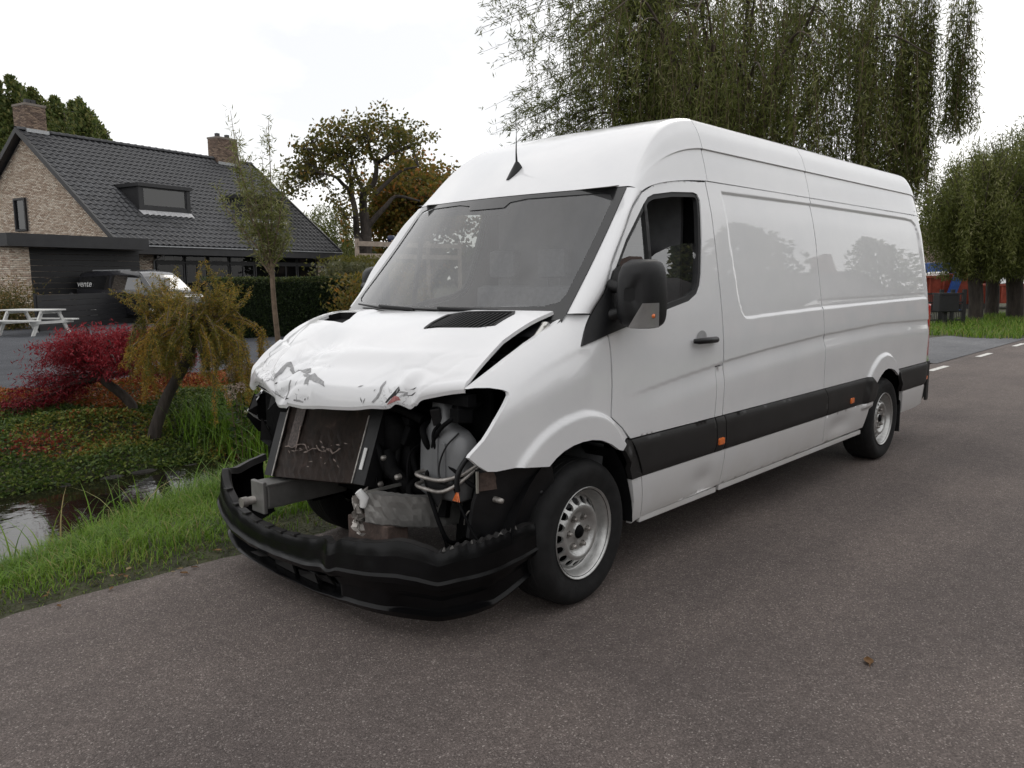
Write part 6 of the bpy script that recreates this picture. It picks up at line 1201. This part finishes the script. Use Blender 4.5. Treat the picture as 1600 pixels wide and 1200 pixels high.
# plants by the garage pier
c = at(14, 470, 26.5); e = empty('garden_shrub', (c.x, c.y, 0), 0, 'yellowing garden shrub beside the brick garage pier', 'shrub'); n_ = 5000; q = RNG.normal(size=(n_, 3))*np.array([.45, .4, .42])+np.array([0, 0, .62]); q[:, 2] = np.abs(q[:, 2]); leaves('foliage', q, RNG.normal(size=(n_, 3))+np.array([0, 0, .6]), .11, .035, leafmat('yellowing_leaf', [(0, (.04, .055, .015)), (.6, (.13, .11, .03)), (1, (.28, .17, .07))]), e)
mb = MB()
for k in range(12): limb(mb, [(0, 0, -.05), (RNG.normal()*.2, RNG.normal()*.2, .4), (RNG.normal()*.45, RNG.normal()*.4, .9)], .014, .004, 4, 3)
mb.build('stem', BARK, e)
# ---- background trees
def clump_tree(name, base, limbs, clumps, LM, lab, cat='tree', nleaf=150, leaf=.16, lw=.10, r=.55, group=None, bark=DBARK, r0=.38):
    e = empty(name, (base.x, base.y, 0), 0, lab, cat, group); mb = MB(); b = np.array([base.x, base.y, 0]); tw_ = MB(); allp = []
    for i, (pl, ra, rb) in enumerate(limbs):
        pp = limb(mb if i == 0 else tw_, [q-b for q in pl], ra, rb, 8, 6); allp.append(pp)
    allp = np.vstack(allp); mb.build('trunk', bark, e); pos = []; ax = []
    for q in clumps:
        q = q-b; j = np.argmin(np.linalg.norm(allp-q, axis=1)+.6*np.maximum(0, allp[:, 2]-q[2]))
        s_ = allp[j]; m_ = (s_+q)/2+RNG.normal(size=3)*.2; pp = limb(tw_, [s_, m_, q], .06, .012, 4, 4)
        for k in range(7):
            t = q+RNG.normal(size=3)*r*np.array([1, 1, .7]); limb(tw_, [pp[5 if len(pp) > 6 else -1], (q+t)/2, t], .02, .006, 3, 3); m2 = nleaf//7; pos.append(t+RNG.normal(size=(m2, 3))*r*.36); ax.append(RNG.normal(size=(m2, 3))+np.array([0, 0, -.2]))
    tw_.build('branch', bark, e); pos = np.vstack(pos); n2 = len(pos); leaves('crown', pos, np.vstack(ax), leaf*(.6+.7*RNG.random(n2)), lw, LM, e)
OAKL = leafmat('oak_leaf', [(0, (.060, .068, .014)), (.5, (.115, .118, .026)), (.85, (.17, .135, .032)), (1, (.26, .15, .04))], .55, .5)
BRNL = leafmat('autumn_leaf', [(0, (.070, .075, .015)), (.45, (.14, .125, .024)), (.8, (.22, .135, .028)), (1, (.34, .14, .035))], .55, .5)
OD = 44
def L3(pts, d=OD, j=.8): return [np.array(at(x, y, d+RNG.normal()*j)) for x, y in pts]
ob = at(570, 400, OD); base0 = np.array([ob.x, ob.y, 0.])
limbs = [([base0, *L3([(571, 380), (572, 362), (568, 330)], OD, .1)], .42, .26), (L3([(565, 385), (558, 368), (555, 330), (547, 300), (536, 288), (523, 276), (496, 269)]), .24, .06), (L3([(568, 330), (568, 302), (584, 287), (588, 256), (580, 242), (575, 212)]), .24, .06), (L3([(588, 256), (602, 246), (620, 236), (640, 232)]), .12, .04), (L3([(573, 355), (602, 323), (620, 307), (656, 314)]), .18, .05), (L3([(586, 303), (624, 269), (654, 260)]), .14, .04), (L3([(547, 300), (548, 278), (530, 253), (507, 235), (474, 233)]), .15, .04), (L3([(568, 302), (556, 270), (548, 240), (545, 215)]), .12, .04)]
cl = [(474, 235), (488, 228), (500, 218), (515, 211), (528, 206), (540, 216), (520, 230), (505, 238), (535, 236), (552, 204), (565, 197), (580, 193), (596, 200), (610, 206), (590, 217), (572, 222), (556, 232), (622, 204), (636, 206), (648, 214), (652, 224), (634, 228), (612, 226), (600, 236), (470, 276), (458, 284), (448, 290), (486, 268), (498, 281), (512, 250), (524, 248), (480, 255), (540, 258), (552, 262), (538, 305), (535, 335), (560, 290), (492, 247), (618, 216), (545, 223), (470, 262), (508, 272)]
clump_tree('oak_tree', ob, limbs, L3(cl, OD, 1.3), OAKL, 'gnarled oak with open browning crown beyond the hedge', nleaf=150, leaf=.22, lw=.15, r=.50)
BD = 52; bb = at(668, 400, BD); lb = [([np.array([bb.x, bb.y, 0.]), *L3([(668, 370), (665, 330), (660, 290)], BD, .2)], .35, .12), (L3([(668, 350), (640, 320), (615, 300)], BD), .15, .04), (L3([(666, 330), (690, 310), (705, 300)], BD), .15, .04)]
cl = [(RNG.normal()*34+655, RNG.normal()*30+318) for k in range(62)]; cl = [(x, y) for x, y in cl if 585 < x < 730 and y > 250+.5*max(0, 640-x)]
clump_tree('autumn_tree', bb, lb, L3(cl, BD, 2.0), BRNL, 'bushy tree with orange brown autumn leaves behind the oak', nleaf=330, leaf=.28, lw=.2, r=.95)
def poplar(px, top, d, w_, lab):
    c = at(px, 430, d); H = at(px, top, d).z*1.05; e = empty('poplar_tree', (c.x, c.y, 0), 0, lab, 'tree', 'row of poplars behind the house'); mb = MB(); limb(mb, [(0, 0, 0), (0, 0, H*.5), (0, 0, H*.92)], .35, .05, 8, 4); mb.build('trunk', BARK, e); n_ = 6500; t = RNG.random(n_)**.8; k = RNG.integers(0, 60, n_); ca = RNG.random(60)*6.28; cz = RNG.random(60)**.9; a = ca[k]+RNG.normal(size=n_)*.35; z = H*(.25+.72*np.clip(cz[k]+.035*RNG.normal(size=n_), 0, 1.02)); rr = w_*np.sin(np.pi*np.clip((z/H-.2)/.83, .02, 1))**.7*(.35+.65*RNG.random(n_)); lean = -.9*(z/H)**3
    pos = np.column_stack([np.cos(a)*rr+lean*_r.x, np.sin(a)*rr+lean*_r.y, z]); leaves('crown', pos, RNG.normal(size=(n_, 3))*.7+np.array([-.6*_r.x, -.6*_r.y, .9]), .42, .20, MATS['poplar_leaf'], e)
leafmat('poplar_leaf', [(0, (.05, .075, .02)), (.6, (.12, .155, .04)), (1, (.22, .21, .07))], .55, .45)
for k, (px, tp) in enumerate(((-25, 128), (-5, 140), (14, 146), (36, 150), (56, 143), (74, 152), (90, 160), (105, 176), (120, 172), (134, 184), (148, 178), (160, 173), (172, 190), (184, 204))): poplar(px, tp, 78+RNG.normal()*3, 1.35, 'wind-bent green poplar in the row behind the house roof')
# distant weeping willow right of the house
def far_willow(px, top, d, r_, lab, bot=1.0, nt=150):
    c = at(px, 430, d); H = at(px, top, d).z; e = empty('distant_willow', (c.x, c.y, 0), 0, lab, 'tree'); mb = MB(); limb(mb, [(0, 0, 0), (.1, 0, H*.4), (0, 0, H*.7)], .35, .2, 8, 4); mb.build('trunk', BARK, e); tops = []; lens = []
    for k in range(nt): a = RNG.random()*6.28; rr = r_*RNG.random()**.5; z = H*(1-.35*(rr/r_)**2)-.3*RNG.random(); tops.append(np.array([math.cos(a)*rr, math.sin(a)*rr, z])); lens.append(max(.8, (z-bot)*(.4+.6*RNG.random())))
    strands(tops, lens, .22, .16, .34, .07, 'crown', e)
far_willow(512, 318, 62, 2.6, 'distant weeping willow rising behind the end of the house')
# brown garden shrubs between house and van
for k, (px, py, d, w_, h_, lab) in enumerate(((560, 415, 28, 1.5, 2.2, 'rusty brown shrub under the oak'), (600, 420, 30, 1.6, 2.0, 'reddish garden shrub below the rail fence'), (545, 432, 24, 1.0, 1.9, 'grey brown feathery shrub at the end of the hedge'), (590, 445, 22, 1.2, 1.6, 'pale dry ornamental grass clump beside the van roofline'))):
    c = at(px, py, d); e = empty('garden_shrub', (c.x, c.y, 0), 0, lab, 'shrub', 'garden shrubs below the oak'); n_ = 7000; q = RNG.normal(size=(n_, 3))*np.array([w_*.42, w_*.42, h_*.26])+np.array([0, 0, h_*.55]); q[:, 2] = np.clip(q[:, 2], .05, h_*1.05); leaves('foliage', q, RNG.normal(size=(n_, 3))+np.array([0, 0, .5]), .15, .06, BRNL if k != 2 else MATS['pale_twig_leaf'], e, np.clip(.3*RNG.random(n_)+(.1, .55, .3, .5)[k]*RNG.random(n_)*1.4, 0, 1)); mb = MB()
    for j in range(9): limb(mb, [(0, 0, -.05), (RNG.normal()*w_*.2, RNG.normal()*w_*.2, h_*.5), (RNG.normal()*w_*.4, RNG.normal()*w_*.4, h_*.9)], .03, .008, 4, 3)
    mb.build('stem', BARK, e)
# pale rail fence on rising ground far behind
RAILW = mat('weathered_rail', (.33, .27, .22), .85, var=.25, scale=5); a_ = at(560, 395, 33); b_ = at(720, 388, 37); dv_ = Vector((b_.x-a_.x, b_.y-a_.y, 0)); rf = empty('rail_fence', (a_.x, a_.y, 0), math.atan2(dv_.y, dv_.x), 'weathered pale timber rail fence below the oak', 'fence'); Lf = dv_.length
for z_ in (2.45, 2.95): mb = MB(); mb.box((0, -.03, z_), (Lf, .03, z_+.20)); mb.build('rail', RAILW, rf)
for k in range(4): mb = MB(); mb.box((k*Lf/3-.07, .03, 0), (k*Lf/3+.07, .15, 3.25)); mb.build('post', RAILW, rf)
c = at(611, 364, 34.5); mb = MB(); mb.lathe([(0, 0), (.13, 0), (.16, .12), (.17, .26), (.12, .30), (0, .30)], (0, 0, 0), 'Z', 14); o = mb.build('garden_pot', mat('dark_blue_glaze', (.012, .02, .06), .3, var=.2)); o.location = (c.x, c.y, 3.15); tag(o, 'small dark blue pot standing on the rail fence', 'pot')
# ---- right background
RED = mat('red_container', (.30, .055, .030), .6, var=.3, scale=4, bump=.003); BLUE = mat('blue_steel', (.02, .08, .30), .5, var=.2, scale=4); GATEM = mat('black_gate_paint', (.015, .015, .016), .5, var=.2)
def skip(px, py, d, L_, W_s, h_, rz, lab, z0=.3):
    c = at(px, py, d); e = empty('skip_container', (c.x, c.y, 0), rz, lab, 'container', 'red containers behind the willows'); mb = MB(); v = [(-L_/2+.25, -W_s/2+.1, z0), (L_/2-.25, -W_s/2+.1, z0), (L_/2-.25, W_s/2-.1, z0), (-L_/2+.25, W_s/2-.1, z0), (-L_/2, -W_s/2, z0+h_), (L_/2, -W_s/2, z0+h_), (L_/2, W_s/2, z0+h_), (-L_/2, W_s/2, z0+h_)]; mb.add(v, [(0, 3, 2, 1), (0, 1, 5, 4), (1, 2, 6, 5), (2, 3, 7, 6), (3, 0, 4, 7)]); mb.build('tub', RED, e)
    for k in range(int(L_/.7)+1): x = -L_/2+.3+k*(L_-.6)/max(1, int(L_/.7)); mb = MB(); mb.box((x-.04, -W_s/2-.03, z0+.05), (x+.04, -W_s/2+.06, z0+h_)); mb.build('rib', RED, e)
    mb = MB(); mb.box((-L_/2-.04, -W_s/2-.05, z0+h_-.10), (L_/2+.04, W_s/2+.05, z0+h_)); mb.build('rim', RED, e)
    for x in (-L_/2+.5, L_/2-.5): mb = MB(); mb.box((x-.1, -W_s/2+.1, 0), (x+.1, W_s/2-.1, z0)); mb.build('skid', GATEM, e)
rzv = math.atan2(_r.y, _r.x); skip(1468, 470, 36, 2.4, 1.6, 1.25, rzv, 'red skip container with pale rubble beside the blue crate'); skip(1580, 478, 38, 5.5, 1.8, .9, rzv, 'long low red container under a pale sheet behind the trunks', .25); skip(1512, 470, 40, 2.6, 1.6, 1.35, rzv, 'red skip container between the blue post and the willow trunk')
c = at(1466, 435, 40); e = empty('blue_crate', (c.x, c.y, 0), rzv, 'tall bright blue steel crate behind the red container', 'crate'); mb = MB(); mb.box((-.5, -.5, 0), (.5, .5, 2.2), bev=.04); mb.build('body', BLUE, e)
for k in (-.3, 0, .3): mb = MB(); mb.box((k-.03, -.54, .1), (k+.03, -.50, 2.15)); mb.build('rib', BLUE, e)
mb = MB(); M_ = Matrix.Translation((0, 0, .85)) @ Matrix.Rotation(R_(18), 4, 'Y'); mb.box((-.16, -.1, -.85), (.16, .1, .85), M_); mb.box((-.35, -.2, 0), (.35, .2, .08)); c2 = at(1487, 470, 35); o = mb.build('blue_post', BLUE); o.location = (c2.x, c2.y, 0); o.rotation_euler = (0, 0, rzv); tag(o, 'slanting blue steel post in front of the red containers', 'post')
c = at(1455, 455, 36.2); e2 = MB()
for k in range(14): e2.lathe([(0, -.1), (.16, -.05), (.14, .06), (0, .12)], (RNG.normal()*.4, RNG.normal()*.2, 1.58+.06*RNG.random()), 'Z', 6, smooth=False)
o = e2.build('rubble_heap', WHITEP); o.location = (at(1465, 455, 36).x, at(1465, 455, 36).y, 0); tag(o, 'pale rubble heaped on the red skip', 'rubble', kind='stuff')
c = at(1592, 462, 38.5); mb = MB(); mb.grid([[(x, y, 1.15+.35*(1-abs(y))+.05*math.sin(x*4)) for y in np.linspace(-1, 1, 9)] for x in np.linspace(-1.8, 1.8, 12)]); o = mb.build('pale_tarpaulin', mat('pale_sheet', (.45, .46, .46), .7, var=.1)); o.location = (c.x, c.y, 0); o.rotation_euler = (0, 0, rzv); tag(o, 'pale grey sheet covering the long low container', 'tarpaulin')
ga = at(1440, 490, 25.5); gb_ = at(1505, 490, 25.5); gd = Vector((gb_.x-ga.x, gb_.y-ga.y, 0)); g = empty('field_gate', (ga.x, ga.y, 0), math.atan2(gd.y, gd.x), 'black metal gate with white sign at the end of the driveway', 'gate'); gl = gd.length
for z_ in (.12, .40, .68, .96): mb = MB(); mb.box((0, -.02, z_), (gl, .02, z_+.05)); mb.build('rail', GATEM, g)
for x in (0, gl*.45, gl*.72, gl): mb = MB(); mb.box((x-.05, -.05, 0), (x+.05, .05, 1.12)); mb.build('post', GATEM, g)
for k in range(22): mb = MB(); x = .1+k*(gl-.2)/21; mb.box((x-.008, -.008, .15), (x+.008, .008, .98)); mb.build('bar', GATEM, g)
mb = MB(); mb.box((gl*.66-.09, -.07, .52), (gl*.66+.09, -.055, .72)); mb.build('sign', WHITEP, g)
c = at(1476, 500, 24.6); e = empty('letter_box', (c.x, c.y, 0), rzv, 'black letter box on a post beside the gate', 'letter box'); mb = MB(); mb.box((-.30, -.2, .45), (.30, .2, .98), bev=.03); mb.build('box', GATEM, e); mb = MB(); mb.box((-.05, -.05, 0), (.05, .05, .45)); mb.build('post', GATEM, e); mb = MB(); mb.box((-.32, -.23, .98), (.32, .23, 1.03)); mb.build('lid', TRIM, e)
# barn roof behind
c = at(1462, 430, 55); e = empty('barn', (c.x, c.y, 0), rzv, 'low barn with weathered red brown roof beyond the containers', 'barn'); mb = MB(); mb.box((-3, -2, 0), (3.2, 5, 2.4)); mb.build('wall', BRICKD if False else mat('barn_brick', (.14, .09, .07), .9, var=.4, scale=6), e); mb = MB(); mb.add([(-3.3, -2.4, 2.3), (3.5, -2.4, 2.3), (3.5, 1.5, 5.0), (-3.3, 1.5, 5.0), (3.5, 5.4, 2.3), (-3.3, 5.4, 2.3)], [(0, 1, 2, 3), (3, 2, 4, 5)]); mb.build('roof', mat('old_roof', (.11, .075, .06), .9, var=.4, scale=8, bump=.02, bscale=20), e)
hc = at(1420, 430, 70); hd2 = at(1700, 430, 80); hedge((hc.x, hc.y, 0), (hd2.x, hd2.y, 0), 2.5, 3.4, 9000, 'tall unclipped hedge closing the view behind the barn', 0, .35)
hedge((-14, 13.5, 0), (-3.5, 40, 0), 1.2, 2.2, 6000, 'dark hedge along the far side of the gravel yard', 0, .16)
# ---- across the road (behind the photographer): seen only as reflections in the paint
WALLR = mat('red_brick_row', (.20, .11, .08), .9, var=.25, scale=8); ROOFR = mat('dark_roof_row', (.045, .04, .04), .8, var=.3, scale=6)
flat('verge_opposite', -60, 80, -9, -5.6, .012, mat('mown_lawn', (.045, .075, .018), .95, var=.5, scale=9, bump=.02))
for k, (x, w_, h_) in enumerate(((-16, 12, 3.0), (3, 13, 3.2), (22, 12, 2.9), (41, 14, 3.1))):
    e = empty('row_house', (x, -17, 0), 0, 'house across the road with a dark pitched roof and brick chimney', 'house', 'houses across the road'); mb = MB(); mb.box((-w_/2, -4, 0), (w_/2, 4, h_)); mb.build('wall', WALLR, e); mb = MB(); mb.add([(-w_/2-.3, 4.4, h_-.2), (w_/2+.3, 4.4, h_-.2), (w_/2+.3, 0, h_+3.4), (-w_/2-.3, 0, h_+3.4), (w_/2+.3, -4.4, h_-.2), (-w_/2-.3, -4.4, h_-.2)], [(0, 3, 2, 1), (3, 5, 4, 2)]); mb.build('roof', ROOFR, e)
    mb = MB(); mb.box((w_*.22, -.4, h_+2.6), (w_*.22+.9, .4, h_+4.5)); mb.build('chimney', WALLR, e)
    for j in range(4): mb = MB(); a = -w_/2+1+j*(w_-2)/4; mb.box((a, 4.0, .9), (a+1.3, 4.05, 2.3)); wdw = mb.build('window', DGLASS, e); mb = MB(); mb.box((a-.08, 4.0, .82), (a+1.38, 4.03, .9)); mb.build('sill', WHITEP, wdw)
hedge((60, -10.2, 0), (-40, -10.2, 0), 1.0, 1.3, 14000, 'clipped hedge along the front gardens across the road', 0, .10)
for k, (x, y, h_, w_) in enumerate(((-9, -13, 7.5, 1.6), (-2.5, -21, 9, 2.2), (7.5, -13.5, 6.5, 1.3), (11.5, -20, 10, 2.4), (13.5, -14, 8, 1.5), (29, -14, 8.5, 2.4), (33, -19, 10, 2.6), (48, -15, 9, 2.4))):
    e = empty('street_tree', (x, y, 0), 0, 'garden tree growing across the road', 'tree', 'trees across the road'); mb = MB(); limb(mb, [(0, 0, -.1), (.05, 0, h_*.4), (0, 0, h_*.85)], .16, .04, 7, 4); mb.build('trunk', BARK, e); n_ = 3500; z = h_*(.22+.78*RNG.random(n_)**.8); t = (z/h_-.2)/.8; rr = w_*(np.sin(np.pi*np.clip(t, .03, 1))**.6 if k % 2 else (1.05-t))*(.3+.7*RNG.random(n_)); a = RNG.random(n_)*6.28+.6*np.sin(z*5); leaves('crown', np.column_stack([np.cos(a)*rr, np.sin(a)*rr, z]), RNG.normal(size=(n_, 3)), .38, .22, MATS['poplar_leaf'], e)
# far-off wood closing the horizon
n_ = 26000; x = -120+420*RNG.random(n_); y = 95+10*RNG.random(n_)+.12*np.abs(x); hgt = 5+5*np.clip(vnoise(x*.09, 0*x+3, 120)+.5, 0, 1)+2*vnoise(x*.4, 0*x+8, 121); z = hgt*RNG.random(n_)**.7
tag(leaves('distant_wood', np.column_stack([x, y, z]), RNG.normal(size=(n_, 3)), 1.5, 1.1, MATS['hedge_leaf']), 'far-off line of dark trees along the horizon', 'trees', kind='stuff')
n_ = 9000; y = -60+150*RNG.random(n_); x = 150+8*RNG.random(n_); hgt = 5+4*np.clip(vnoise(y*.1, 0*y+5, 122)+.5, 0, 1); z = hgt*RNG.random(n_)**.7
tag(leaves('distant_wood', np.column_stack([x, y, z]), RNG.normal(size=(n_, 3)), 1.5, 1.1, MATS['hedge_leaf']), 'far-off trees where the road ends', 'trees', kind='stuff')
